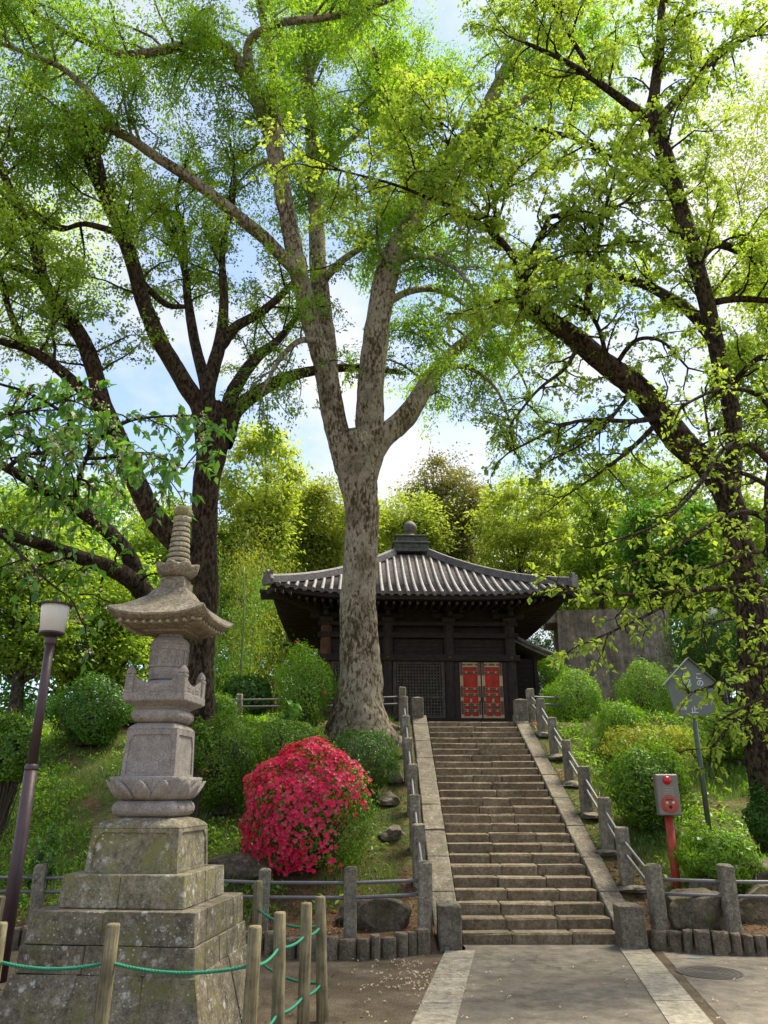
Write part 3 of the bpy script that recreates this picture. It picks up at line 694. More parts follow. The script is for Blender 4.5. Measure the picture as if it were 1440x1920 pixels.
# lotus with petals, each a piece
def petals(name, n, r0, r1, z0, z1, w, mat, parent, start=0.0, sqf=0.12, tip=0.02):
    for k in range(n):
        a = start + 2 * math.pi * k / n
        f = 1 + sqf * (abs(math.cos(2 * (a + math.pi / 4)) if False else abs(math.sin(2 * a))))
        V = []; F = []; nu, nv = 5, 5
        for i in range(nv + 1):
            t = i / nv; r = r0 + (r1 - r0) * (t ** 0.8 if True else t); z = z0 + (z1 - z0) * (t ** 1.5)
            ww = w * (math.sin(math.pi * (0.18 + 0.72 * t)) ** 0.8)
            for j in range(nu + 1):
                u = -1 + 2 * j / nu
                V.append((f * r + (1 - u * u) * .02 * (1 + t) , u * ww, z + tip * (t ** 4) * (1 - abs(u)) - .012 * u * u * t))
        for i in range(nv):
            for j in range(nu):
                F.append((i * (nu + 1) + j, i * (nu + 1) + j + 1, (i + 1) * (nu + 1) + j + 1, (i + 1) * (nu + 1) + j))
        base = len(V)
        V2 = [(x - .022, y, z) for x, y, z in V]
        F2 = [tuple(b + base for b in f[::-1]) for f in F]
        edge = [j for j in range(nu + 1)] + [(i + 1) * (nu + 1) + nu for i in range(nv)] + [nv * (nu + 1) + j for j in range(nu - 1, -1, -1)] + [i * (nu + 1) for i in range(nv - 1, 0, -1)]
        F3 = [(edge[q], edge[(q + 1) % len(edge)], edge[(q + 1) % len(edge)] + base, edge[q] + base) for q in range(len(edge))]
        m = MB(); m.add(V + V2, F + F2 + F3); m.build(name, mat, parent, (0, 0, 0), (0, 0, a), smooth=True)
lot = MB().sq([(0.22, 1.700, .6), (0.29, 1.72, .5), (0.325, 1.78, .45), (0.335, 1.86, .42), (0.345, 1.895, .4), (0.23, 1.90, .2)], 8).build('lotus_seat', PAG_TOP, pag, smooth=True)
petals('petal', 12, 0.262, 0.372, 1.71, 1.85, 0.088, PAG_TOP, lot, 0.0, 0.07)
panel_block('inscribed_body', 0.240, 0.228, 1.898, 2.292, PAG_TOP, mar=0.15, cham=0.16, dep=0.012)
MB().sq([(0.226, 2.293, 0), (0.226, 2.30, 0, 0, .03), (0.21, 2.325, .15, 0, .05), (0.185, 2.35, .3), (0.14, 2.36, .4)], 10).build('lotus_shoulder', PAG_TOP, pag, smooth=True)
cushion(0.236, 2.356, 2.478, PAG_TOP)
MB().sq([(0.19, 2.47, .2), (0.20, 2.49, .1), (0.278, 2.535, 0), (0.283, 2.545, 0), (0.283, 2.60, 0), (0.278, 2.606, 0), (.1, 2.606, 0)], 4).build('platform_slab', PAG_TOP, pag)
# balustrade: corner posts and dipping panels
for k in range(4):
    a = k * math.pi / 2 + math.pi / 4; r = 0.243 * math.sqrt(2)
    m = MB(); m.cbox(-.037, .037, -.037, .037, 2.604, 2.775, .006); m.cbox(-.041, .041, -.041, .041, 2.745, 2.762, .004)
    m.lathe([(.043, 2.776), (.044, 2.79), (.036, 2.815), (.012, 2.845), (.003, 2.85)], 10)
    m.build('corner_post', PAG_TOP, pag, (r * math.cos(a), r * math.sin(a), 0), (0, 0, k * math.pi / 2))
    top = [(-.206 + .412 * t / 16, 2.685 + .07 * abs(2 * t / 16 - 1) ** 2.2) for t in range(17)]
    m = MB(); m.extrude([(-.206, 2.604), (.206, 2.604)] + top[::-1], -.262, -.232)
    for u0, u1, zb in ((-.15, -.06, 2.655), (-.15, -.06, 2.632), (.06, .15, 2.655), (.06, .15, 2.632)):
        m.box(u0, u1, -.266, -.262, zb, zb + .007)
    m.box(-.019, -.004, -.267, -.262, 2.612, 2.65); m.box(.004, .019, -.267, -.262, 2.612, 2.65)
    m.build('balustrade_panel', PAG_TOP, pag, (0, 0, 0), (0, 0, k * math.pi / 2))
MB().lathe([(.21, 2.604), (.205, 2.64), (.185, 2.70), (.15, 2.735), (.10, 2.74)], 24).build('dome_seat', PAG_TOP, pag, smooth=True)
drum = MB().lathe([(.145, 2.738), (.158, 2.745), (.164, 2.77), (.170, 2.79), (.172, 2.815), (.166, 2.82), (.168, 2.85), (.178, 2.853), (.181, 2.865), (.174, 2.870),
                   (.172, 2.87), (.175, 3.01), (.183, 3.012), (.184, 3.03), (.176, 3.034), (.174, 3.065), (.180, 3.07), (.176, 3.09), (.150, 3.125), (.115, 3.14), (.115, 3.2), (.05, 3.2)], 40).build('drum', PAG_TOP, pag)
for k in range(8):
    a = k * math.pi / 4 + .2; m = MB()
    if k % 2 == 0:
        P = [(.1755, .052 * math.cos(t), 2.94 + .052 * math.sin(t)) for t in np.linspace(0, 2 * math.pi, 17)]
        P = [(math.sqrt(max(.0, .1755 ** 2 - y * y)), y, z) for x, y, z in P]
        m.tube(P, .004, 5)
        for zz, hw in ((2.965, .018), (2.95, .026), (2.93, .014), (2.915, .024)): m.box(.168, .179, -hw, hw, zz, zz + .006)
        m.build('carved_seal', PAG_TOP, drum, (0, 0, 0), (0, 0, a), smooth=False)
    else:
        for u in (-.045, -.015, .018, .045): m.box(.162, .1765, u, u + .008, 2.885, 3.0)
        m.build('carved_stave', PAG_TOP, drum, (0, 0, 0), (0, 0, a))
roofm = MB()
lift = 0.075
roofm.sq([(0.13, 3.165, .2), (0.20, 3.172, 0), (0.20, 3.19, 0), (0.265, 3.197, 0), (0.265, 3.205, 0), (0.355, 3.215, 0, .02), (0.36, 3.232, 0, .03), (0.418, 3.25, 0, lift * .7),
          (0.455, 3.272, 0, lift), (0.458, 3.290, 0, lift), (0.43, 3.312, 0, lift * .85), (0.36, 3.362, 0, lift * .5), (0.28, 3.432, 0, .02), (0.20, 3.515, 0, 0), (0.155, 3.58, 0), (.14, 3.60, 0), (.05, 3.6, 0)], 12)
prf = roofm.build('stone_roof', PAG_ROOF, pag, smooth=False)
for sd in range(4):
    for k in range(10):
        u = -0.34 + 0.68 * k / 9
        m = MB(); m.cbox(u - .013, u + .013, -.405, -.33, 3.208 + .03 * abs(u / .36) ** 3, 3.234 + .03 * abs(u / .36) ** 3, .002)
        m.build('dentil', PAG_RING, prf, (0, 0, 0), (0, 0, sd * math.pi / 2))
MB().sq([(.122, 3.598, 0), (.122, 3.685, 0), (.110, 3.69, 0), (.105, 3.72, .2), (.09, 3.73, .6), (.05, 3.73, .6)], 4).build('neck_block', PAG_ROOF, pag)
bowl = MB().lathe([(.10, 3.722), (.15, 3.74), (.185, 3.78), (.20, 3.825), (.198, 3.845), (.15, 3.85), (.10, 3.87), (.07, 3.88)], 32, lobes=8, lobe_amp=[0, .1, .16, .2, .22, .08, 0, 0]).build('lotus_bowl', PAG_ROOF, pag, smooth=True)
for k in range(8):
    z = 3.868 + k * .0535; r = .112 - .0042 * k
    MB().lathe([(r * .70, z - .002), (r * .70, z + .010), (r * .97, z + .012), (r, z + .02), (r * .99, z + .038), (r * .94, z + .047), (r * .70, z + .051), (r * .6, z + .052)], 22).build('spire_ring', PAG_RING, pag, smooth=False)
MB().lathe([(.05, 4.296), (.075, 4.302), (.09, 4.33), (.086, 4.352), (.06, 4.36)], 24, lobes=8, lobe_amp=[0, .06, .1, .06, 0]).build('lotus_cup', PAG_RING, pag, smooth=True)
MB().lathe([(.05, 4.356), (.084, 4.37), (.092, 4.40), (.090, 4.435), (.074, 4.462), (.04, 4.476), (.008, 4.48)], 22).build('jewel', stone('mossy_ball', (.16, .14, .07), (.22, .2, .1), (.27, .25, .14), 9, .5, (.2, .2, .05), .5, .3, 70), pag, smooth=True)

# ------------------------------------------------------------------ wooden posts with green rope
wposts = [(-1.72 - .9, 5.9), (-1.86, 5.85), (-0.87, 5.76), (-0.755, 6.4), (-0.625, 6.92), (-0.506, 7.35), (-1.24, 8.4), (-3.35, 7.35)]
wp_lab = ['weathered wooden rope post at the plinth corner on the lamp side',
          'weathered wooden rope post standing alone before the middle of the pagoda plinth',
          'pale split wooden rope post at the plinth corner next to the stair side',
          'yellowish wooden rope post second in the close row beside the pagoda',
          'dark grey wooden rope post third in the close row beside the pagoda',
          'greenish wooden rope post last of the close row, farthest from the pagoda',
          'wooden rope post with pale top standing behind the pagoda plinth',
          'wooden rope post standing directly in front of the lamp pole']
wt = [(.0, 0), (.03, .0), (.015, .01), (-.02, 0), (0, 0), (-.045, .01), (0, 0), (.05, 0)]
tops = []
for (x, y), lb, (tx, ty) in zip(wposts, wp_lab, wt):
    h = 0.93 if y < 8 else 0.95
    m = MB(); P = [(0, 0, -.15), (0, 0, .3), (0.003, 0, .62), (0, 0, h - .012), (0, 0, h)]
    m.tube(P, [.05, .049, .0475, .046, .038], 12)
    m.V = [(vx * (1 + .05 * math.sin(9 * vx * 20 + vz * 3)), vy, vz) for vx, vy, vz in m.V]
    o = m.build('wooden_post', POSTW, None, (x, y, 0), (ty, tx, random.uniform(0, 3)), smooth=True)
    o.rotation_euler = (ty, tx, 0); tag(o, lb, 'post', 'wooden posts round the pagoda')
order = [7, 0, 1, 2, 3, 4, 5, 6]
for hz, nm in ((0.70, 'upper'), (0.28, 'lower')):
    P = []
    for a, b in zip(order[:-1], order[1:]):
        A = np.array([wposts[a][0] + wt[a][0] * hz, wposts[a][1], hz]); B = np.array([wposts[b][0] + wt[b][0] * hz, wposts[b][1], hz])
        sag = 0.05 * min(1.2, np.linalg.norm(B - A)) + .005
        for t in np.linspace(0, 1, 14, endpoint=False):
            p = A * (1 - t) + B * t; p[2] -= 4 * sag * t * (1 - t); P.append(p)
    P.append(B); m = MB(); P = np.array(P); m.tube(P, .0105, 7)
    # a second thinner strand winds round it so that the lay of the rope shows
    d = np.concatenate([[0], np.cumsum(np.linalg.norm(np.diff(P, axis=0), axis=1))]); s = np.arange(0, d[-1], .012)
    C = np.stack([np.interp(s, d, P[:, i]) for i in range(3)], 1); ph = s / .045 * 2 * math.pi
    for q in (0, math.pi):
        Q = C + np.stack([np.zeros_like(s), np.cos(ph + q) * .0075, np.sin(ph + q) * .0075], 1); m.tube(Q, .0065, 5)
    tag(m.build('green_rope', ROPE, None, smooth=True), 'green twisted rope threaded through the wooden posts, ' + nm + ' of the two strands', 'rope', 'ropes round the pagoda')

# ------------------------------------------------------------------ street lamp
def street_lamp(loc, label, sc=1.0):
    r = empty('street_lamp', loc, label=label, cat='street lamp', group='park lamps'); r.scale = (sc, sc, sc)
    MB().tube([(0, 0, -.3), (0, 0, 1.55)], .062, 16).build('lower_pole', LAMPP, r, smooth=True)
    MB().lathe([(.064, 1.52), (.066, 1.535), (.064, 1.56), (.05, 1.575), (.047, 1.58)], 16).build('collar', LAMPP, r, smooth=True)
    MB().tube([(0, 0, 1.55), (0, 0, 2.80)], .046, 16).build('upper_pole', LAMPP, r, smooth=True)
    MB().lathe([(.05, 2.76), (.06, 2.78), (.06, 2.83), (.045, 2.85), (.10, 2.86), (.128, 2.875), (.128, 2.89), (.1, 2.895)], 24).build('lamp_holder', LAMPP, r, smooth=False)
    MB().lathe([(.10, 2.892), (.122, 2.895), (.140, 3.15), (.145, 3.175), (.10, 3.178)], 28).build('lamp_shade', GLASSW, r, smooth=True)
    MB().lathe([(.10, 3.172), (.185, 3.174), (.188, 3.186), (.10, 3.205), (.03, 3.225), (.02, 3.26), (.003, 3.265)], 28).build('cap', CAPM, r)
    return r
street_lamp((-3.485, 8.0, 0.455), 'purple brown street lamp with white glass shade beside the stone pagoda')
street_lamp((float(at(1336, 1150, 21)[0]), 21, 3.35), 'far street lamp half hidden by leaves beyond the stained concrete wall', 1.02)

# ------------------------------------------------------------------ fire alarm on its red post
fa = empty('fire_alarm', (4.05, 11.75, gz(4.05, 11.75)), math.radians(-4), label='grey fire alarm box with red lamp and red dial on a red post', cat='fire alarm')
zb = 0.96
MB().tube([(0, 0, -.3), (0, 0, zb + .02)], .056, 16).build('post', REDP, fa, smooth=True)
m = MB(); m.cbox(-.155, .155, -.12, .03, zb, zb + .555, .01); bx = m.build('box', BOXM, fa)
m = MB(); m.cbox(-.145, .145, -.131, -.118, zb + .012, zb + .543, .004); lid = m.build('cover', BOXM, fa)
R90 = (math.pi / 2, 0, 0)
MB().lathe([(.06, 0), (.06, .008), (.054, .026), (.038, .045), (.017, .055), (.003, .058)], 22).build('red_lamp', REDL, fa, (0, -.131, zb + .47), R90, smooth=True)
for k in range(4):
    m = MB(); m.add([(-.075, 0, 0), (.075, 0, 0), (.075, -.014, -.003), (-.075, -.014, -.003), (-.075, 0, -.018), (.075, 0, -.018)], [(0, 1, 2, 3), (3, 2, 5, 4), (0, 3, 4), (1, 5, 2)])
    m.build('louvre', LOUV, lid, (0, -.131, zb + .385 - k * .034))
dial = MB().lathe([(.118, 0), (.118, .012), (.112, .018), (.088, .018), (.088, .03), (.083, .034), (.01, .034)], 32).build('dial', REDD, fa, (0, -.131, zb + .15), R90, smooth=False)
for dx, dz, rr, mt in ((-.042, .02, .02, LOUV), (.042, .02, .02, LOUV), (0, -.035, .024, BLACKM)):
    MB().lathe([(rr, .033), (rr, .038), (rr * .6, .042), (.002, .043)], 12).build('socket', mt, dial, (dx, dz, 0), smooth=True)
m = MB(); m.box(-.045, .045, .052, .072, .034, .038); m.build('name_plate', IRON, dial)

# ------------------------------------------------------------------ notice board on a green pole
sg0 = at(1328, 1565, 13.0)
sg = empty('notice_board', (5.09, 13.0, gz(5.09, 13.0)), math.radians(-3), label='house shaped grey green notice board with white Japanese writing on a pole', cat='sign')
zg = gz(5.09, 13.0)
MB().tube([(0, 0, -.3), (0.0, 0.0, 2.2)], .04, 14).build('pole', SIGNP, sg, smooth=True)
z0 = float(at(1300, 1343, 13)[2]) - zg; z1 = float(at(1245, 1282, 13)[2]) - zg; z2 = float(at(1280, 1236, 13)[2]) - zg
hw0, hw1 = .31, .40
poly = [(-hw0 + .08, z0), (hw0 - .08, z0), (hw0 - .02, z0 + .03), (hw0 + .01, z0 + .10), (hw1, z1), (0, z2 - .01), (-hw1, z1), (-hw0 - .01, z0 + .10), (-hw0 + .02, z0 + .03)]
board = MB().extrude(poly, -.075, -.045).build('board', SIGNM, sg)
m = MB(); t = .014
for s in (-1, 1):
    e = (s * (hw1 + .06), z1 - .045); 
    m.extrude([(0, z2), e, (e[0], e[1] + t), (0, z2 + t)], -.135, .02)
m.build('roof', SIGNM, sg)
m = MB(); m.box(-.045, .045, -.044, -.03, z0 + .1, z0 + .14); m.box(-.045, .045, -.044, -.03, z0 + .45, z0 + .49); m.build('bracket', SIGNP, sg)
def glyphs(txt, x, z, size):
    cu = bpy.data.curves.new('lettering', 'FONT'); cu.body = txt; cu.size = size; cu.align_x = 'CENTER'; cu.offset = 0.002; cu.extrude = 0.001
    tmp = bpy.data.objects.new('tmp', cu); COL.objects.link(tmp); dg = bpy.context.evaluated_depsgraph_get(); dg.update()
    me = bpy.data.meshes.new_from_object(tmp.evaluated_get(dg)); bpy.data.objects.remove(tmp); me.materials.clear()
    if len(me.vertices) == 0: return
    put('lettering', me, WHITE, board, (x, -.0775, z), R90)
H = z2 - z0
for ch, fx, fz, s in (('\u3053', .14, .64, .12), ('\u306e', .15, .52, .12), ('\u4e0a', .17, .19, .12), ('\u591c', -.075, .63, .125), ('\u9593', -.06, .515, .125), ('\u6b62', .0, .055, .125), ('\u9662', -.215, .105, .06), ('\u6240', -.145, .105, .06)):
    glyphs(ch, fx, z0 + fz * H, s)

# ------------------------------------------------------------------ manhole
mh = empty('manhole_cover', (3.40, 9.2, 0), label='round iron manhole cover set flush in the side asphalt', cat='manhole cover')
MB().lathe([(.33, -.02), (.33, .010), (.318, .012), (.305, .007), (.01, .007)], 40).build('cover', MANH, mh)
for r in (.26, .20, .14, .08): MB().lathe([(r - .012, .006), (r - .012, .010), (r + .012, .010), (r + .012, .006)], 36).build('ring', MANH, mh)
sheet('worn_mark', [(3.55 + .10 * math.cos(a), 9.95 + .06 * math.sin(a)) for a in np.linspace(0, 2 * math.pi, 9)[:-1]], 0.009, plain('faded_blue_paint', (.13, .2, .19), .8))

# ------------------------------------------------------------------ stained concrete wall
cwp = at(1150, 1310, 24)
cw = empty('concrete_wall', (float(at(1165, 1310, 24)[0]), 24.0, 3.3), math.radians(-7), label='big stained grey concrete block wall with capping right of the temple', cat='wall')
m = MB(); hwb = 1.72
m.add([(-hwb - .1, 0, -.2), (hwb + .12, 0, -.2), (hwb + .12, 1.6, -.2), (-hwb - .1, 1.6, -.2), (-hwb, .05, 4.0), (hwb, .05, 3.98), (hwb, 1.5, 3.98), (-hwb, 1.5, 4.0)], [(0, 3, 2, 1), (4, 5, 6, 7), (0, 1, 5, 4), (1, 2, 6, 5), (2, 3, 7, 6), (3, 0, 4, 7)])
m.build('wall_body', WALLC, cw)
m = MB(); m.cbox(-hwb - .35, -hwb - .003, .15, 1.4, 3.62, 3.995, .01); m.build('capping', WALLC, cw)

# ------------------------------------------------------------------ temple hall
TX, TY, TZ, TR = 0.90, 25.2, 3.62, math.radians(2.2)
tem = empty('temple_hall', (TX, TY, TZ), TR, label='small square black wooden temple hall with grey tiled pyramid roof', cat='temple')
HB, HE = 2.70, 4.22            # half body, half eave
ZE, ZA = 7.02 - TZ, 9.72 - TZ   # eave and apex heights
m = MB(); m.cbox(-3.0, 3.0, -3.0, 3.0, -.5, 0.0, .03, .004); m.build('stone_plinth', STEP, tem)
def rz_h(d, u=0.0):           # roof height: d 0 (apex) .. 1 (eave), u -1..1 across
    return ZA - (ZA - ZE) * (1.36 * d - 0.36 * d * d) + 0.27 * abs(u) ** 3.5 * max(d, 0) ** 2
def roof_pt(sd, x, d, off=0.0):
    hw = HE * d; u = 0 if hw < 1e-6 else max(-1, min(1, x / hw))
    y = -hw; z = rz_h(d, u) + off
    a = sd * math.pi / 2
    return (x * math.cos(a) - y * math.sin(a), x * math.sin(a) + y * math.cos(a), z)
# pan-tile slopes: stepped courses
roof = None; mm = MB(); NC = 46
for sd in range(4):
    for c in range(NC):
        d0 = .12 + .88 * c / NC; d1 = .12 + .88 * (c + 1) / NC; nu = 24
        V = []
        for j in range(nu + 1):
            uu = -1 + 2 * j / nu
            V.append(roof_pt(sd, uu * HE * d0, d0, 0.0))
        for j in range(nu + 1):
            uu = -1 + 2 * j / nu
            V.append(roof_pt(sd, uu * HE * d1, d1, 0.022))
        for j in range(nu + 1):
            uu = -1 + 2 * j / nu
            V.append(roof_pt(sd, uu * HE * d1, d1, 0.0))
        F = [(j, j + 1, nu + 2 + j, nu + 1 + j) for j in range(nu)] + [(nu + 1 + j, nu + 2 + j, 2 * nu + 3 + j, 2 * nu + 2 + j) for j in range(nu)]
        mm.add(V, F)
roof = put('roof', mesh_of('roof', mm.V, mm.F), PAN, tem)
# rows of round cover tiles, each row a piece
sp = 0.243
row_meshes = {}
for k in range(0, 18):
    x = (k + .5) * sp if True else k * sp
    if x > HE - .1: continue
    for sg_ in (-1, 1):
        xx = sg_ * x; dmin = max(.145, x / HE + .012); N = 14
        P = [roof_pt(0, xx, dmin + (1.012 - dmin) * i / N, .03) for i in range(N + 1)]
        P = [(p[0], p[1], p[2]) for p in P]
        mb = MB(); R = [.052] * (N + 1); mb.tube(P, R, 8)
        # joints of the single tiles
        me = mb.mesh('tile_row', True); me.materials.append(TILE)
        e = MB(); pe = P[-1]; q = P[-2]; e.tube([(pe[0], pe[1] + .01, pe[2]), (pe[0], pe[1] - .03, pe[2] - .004)], .068, 12); em = e.mesh('tile_end'); em.materials.append(PAN)
        jm = MB()
        for i in range(2, N, 2):
            a = np.array(P[i]); b = np.array(P[i + 1]); tdir = (b - a) / np.linalg.norm(b - a)
            jm.tube([a, a + tdir * .03], .0625, 8)
        for sd in range(4):
            o = put('tile_row', me, None, roof, (0, 0, 0), (0, 0, sd * math.pi / 2))
            e2 = None
            if sd == 0:
                put('tile_end', em, None, roof)
# hip ridges with end ornaments
for sd in range(4):
    P = []; 
    for i in range(15):
        d = .14 + .88 * i / 14; p = roof_pt(0, HE * d, d, .06); P.append(p)
    m = MB()
    for wdt, o0, o1 in ((.12, -.05, .06), (.09, .06, .13)):
        V = []; F = []
        for p in P:
            for s in (-1, 1):
                for o in (o0, o1): V.append((p[0] + s * wdt * .707, p[1] + s * wdt * .707, p[2] + o))
        for i in range(len(P) - 1):
            b = i * 4; F += [(b, b + 4, b + 5, b + 1), (b + 2, b + 3, b + 7, b + 6), (b + 1, b + 5, b + 7, b + 3), (b, b + 2, b + 6, b + 4)]
        F += [(0, 1, 3, 2), tuple(len(V) - 4 + q for q in (0, 2, 3, 1))]; m.add(V, F)
    m.tube([(p[0], p[1], p[2] + .15) for p in P], .06, 8)
    rd = m.build('hip_ridge', TILE, roof, (0, 0, 0), (0, 0, sd * math.pi / 2))
    p = P[-1]; m = MB()
    m.extrude([(-.17, -.1), (.17, -.1), (.20, .05), (.15, .18), (.17, .30), (.07, .26), (0, .34), (-.07, .26), (-.17, .30), (-.15, .18), (-.20, .05)], -.05, .05)
    m.V = [(p[0] + (x * .707 - yy * -.707), p[1] + (x * .707 + yy * -.707), p[2] + z) for x, yy, z in m.V]
    m.build('ridge_ornament', PAN, roof, (0, 0, 0), (0, 0, sd * math.pi / 2))
# eaves: boards, rafters, corner beams
m = MB()
for sd in range(4):
    V = []; nu = 16; a = sd * math.pi / 2
    rows = [(HE - .02, -.03), (HE - .02, -.14), (HE - .10, -.16), (HB - .05, .10)]
    for hw, dz in rows:
        for j in range(nu + 1):
            u = -1 + 2 * j / nu; x = u * hw; y = -hw; z = ZE + .27 * abs(u) ** 3.5 * (hw / HE) ** 2 + dz
            V.append((x * math.cos(a) - y * math.sin(a), x * math.sin(a) + y * math.cos(a), z))
    m.add(V, [(r * (nu + 1) + j, r * (nu + 1) + j + 1, (r + 1) * (nu + 1) + j + 1, (r + 1) * (nu + 1) + j) for r in range(3) for j in range(nu)])
eave = m.build('eaves', DARKW, tem)
raf = MB(); raf.box(-.035, .035, -.62, .62, -.04, .04); rm = raf.mesh('rafter'); rm.materials.append(DARKW2)
for sd in range(4):
    a = sd * math.pi / 2
    for k in range(38):
        x = -HE + .12 + k * (2 * HE - .24) / 37; u = x / HE
        zc = ZE - .17 + .27 * abs(u) ** 3.5 + .02; yc = -HE + .70
        yin = yc + .5 if abs(x) < HB else yc
        for lay, (dy, dz) in enumerate(((0, 0),)):
            X, Yv = x, yc + dy
            if abs(x) > HE - .75: Yv = -HE + .30
            put('rafter', rm, None, eave, (X * math.cos(a) - Yv * math.sin(a), X * math.sin(a) + Yv * math.cos(a), zc + dz - .03), (math.radians(5) * math.cos(a), math.radians(5) * math.sin(a), a))
    # corner beam
    cb = MB(); cb.box(-.07, .07, -.05, 2.2, -.1, .08)
    put('corner_beam', cb.mesh('corner_beam'), DARKW2, eave, ((HE + .02) * (math.cos(a) + math.sin(a)) , (HE + .02) * (math.sin(a) - math.cos(a)), ZE + .05), (math.radians(-7), 0, a + math.pi / 4))
# finial
fin = MB(); fin.cbox(-.62, .62, -.62, .62, ZA - .32, ZA - .2, .01); fin.cbox(-.57, .57, -.57, .57, ZA - .202, ZA - .02, .015); fin.cbox(-.64, .64, -.64, .64, ZA - .03, ZA + .03, .01)
fb = fin.build('finial_base', COPPER, tem)
for k in range(4):
    for j in range(4):
        m = MB(); m.box(-.12, .12, -.585, -.571, ZA - .17, ZA - .06); m.build('panel', COPPER, fb, ((j - 1.5) * .275 * math.cos(k * math.pi / 2), (j - 1.5) * .275 * math.sin(k * math.pi / 2), 0), (0, 0, k * math.pi / 2))
m = MB(); m.cbox(-.50, .50, -.50, .50, ZA + .03, ZA + .24, .01); m.cbox(-.55, .55, -.55, .55, ZA + .24, ZA + .29, .01); m.build('finial_drum', COPPER, tem)
MB().lathe([(.40, ZA + .288), (.36, ZA + .34), (.22, ZA + .42), (.13, ZA + .47), (.12, ZA + .53), (.15, ZA + .545), (.21, ZA + .61), (.235, ZA + .70), (.22, ZA + .79), (.16, ZA + .88), (.07, ZA + .94), (.02, ZA + .965), (.004, ZA + .99)], 28).build('finial_ball', PAN, tem, smooth=True)
# body
m = MB(); m.box(-HB + .1, HB - .1, -HB + .12, HB - .1, 0, ZE + .02); m.build('inner_wall', DARKW, tem)
for ix in (-2.7, -.9, .9, 2.7):
    for iy in (-2.7, -.9, .9, 2.7):
        if abs(ix) < 2.6 and abs(iy) < 2.6: continue
        if iy > 0 and abs(ix) < 2.6: continue
        mt = BROWNW if (ix < -2.6 and iy < -2.6) else DARKW2
        MB().lathe([(.165, 0), (.165, ZE - .55), (.14, ZE - .5)], 16).build('pillar', mt, tem, (ix, iy, 0), smooth=False)
        m = MB(); m.cbox(-.2, .2, -.2, .2, ZE - .5, ZE - .34, .03); m.cbox(-.48, .48, -.085, .085, ZE - .36, ZE - .18, .05); m.cbox(-.085, .085, -.48, .48, ZE - .359, ZE - .181, .05)
        m.cbox(-.5, -.3, -.1, .1, ZE - .19, ZE - .06, .02); m.cbox(.3, .5, -.1, .1, ZE - .19, ZE - .06, .02); m.cbox(-.1, .1, -.5, -.3, ZE - .19, ZE - .06, .02)
        m.build('bracket', DARKW2, tem, (ix, iy, 0))
for sd in range(4):
    for (z0_, z1_, pr) in ((0.0, .16, .19), (1.76, 1.94, .20), (2.44, 2.60, .14), (2.80, 2.92, .14)):
        m = MB(); m.cbox(-HB - .25, HB + .25, -HB - pr, -HB + .05, z0_, z1_, .008)
        if sd % 2: m.V = [(x * .985, y + .01, z + .004) for x, y, z in m.V]
        m.build('tie_beam', DARKW, tem, (0, 0, 0), (0, 0, sd * math.pi / 2))
    for k in range(4):
        z = 1.945 + k * .123
        if k < 4:
            for b0, b1 in ((-2.53, -1.07), (-.73, .73), (1.07, 2.53)):
                m = MB(); m.cbox(b0, b1, -HB + .02 - random.uniform(0, .008), -HB + .11, z + .002, z + .121, .004)
                m.build('wall_plank', DARKW, tem, (0, 0, 0), (0, 0, sd * math.pi / 2))
# round nail covers on the main beam
for ix in (-.9, .9, 2.7): MB().lathe([(.055, 0), (.05, .012), (.02, .025), (.003, .027)], 14).build('nail_cover', BROWNW, tem, (ix, -HB - .20, 1.85), R90, smooth=True)
def lattice(cx, hw, z0_, z1_, ypos, nx, parent, rz=0):
    m = MB()
    for k in range(nx):
        x = cx - hw + 2 * hw * (k + .5) / nx; m.box(x - .019, x + .019, ypos - .012, ypos + .012, z0_, z1_)
    nz = int((z1_ - z0_) / (2 * hw / nx))
    for k in range(nz):
        z = z0_ + (z1_ - z0_) * (k + .5) / nz; m.box(cx - hw, cx + hw, ypos - .018, ypos - .002, z - .017, z + .017)
    return m.build('lattice', LATT, parent, (0, 0, 0), (0, 0, rz))
for cx, rz in ((0, 0), (-1.8, 0), (-1.8, -math.pi / 2), (0, -math.pi / 2)):
    p = MB(); hw = .70
    for s in (-1, 1): p.box(cx + s * hw - .045, cx + s * hw + .045, -HB - .10, -HB - .03, .16, 1.76)
    for z in (.16, .70, 1.68): p.box(cx - hw + .046, cx + hw - .046, -HB - .098, -HB - .032, z, z + .08)
    dr = p.build('lattice_door', LATT, tem, (0, 0, 0), (0, 0, rz))
    lattice(cx, hw - .05, .24, .70, -HB - .06, 15, dr); lattice(cx, hw - .05, .78, 1.68, -HB - .06, 15, dr)
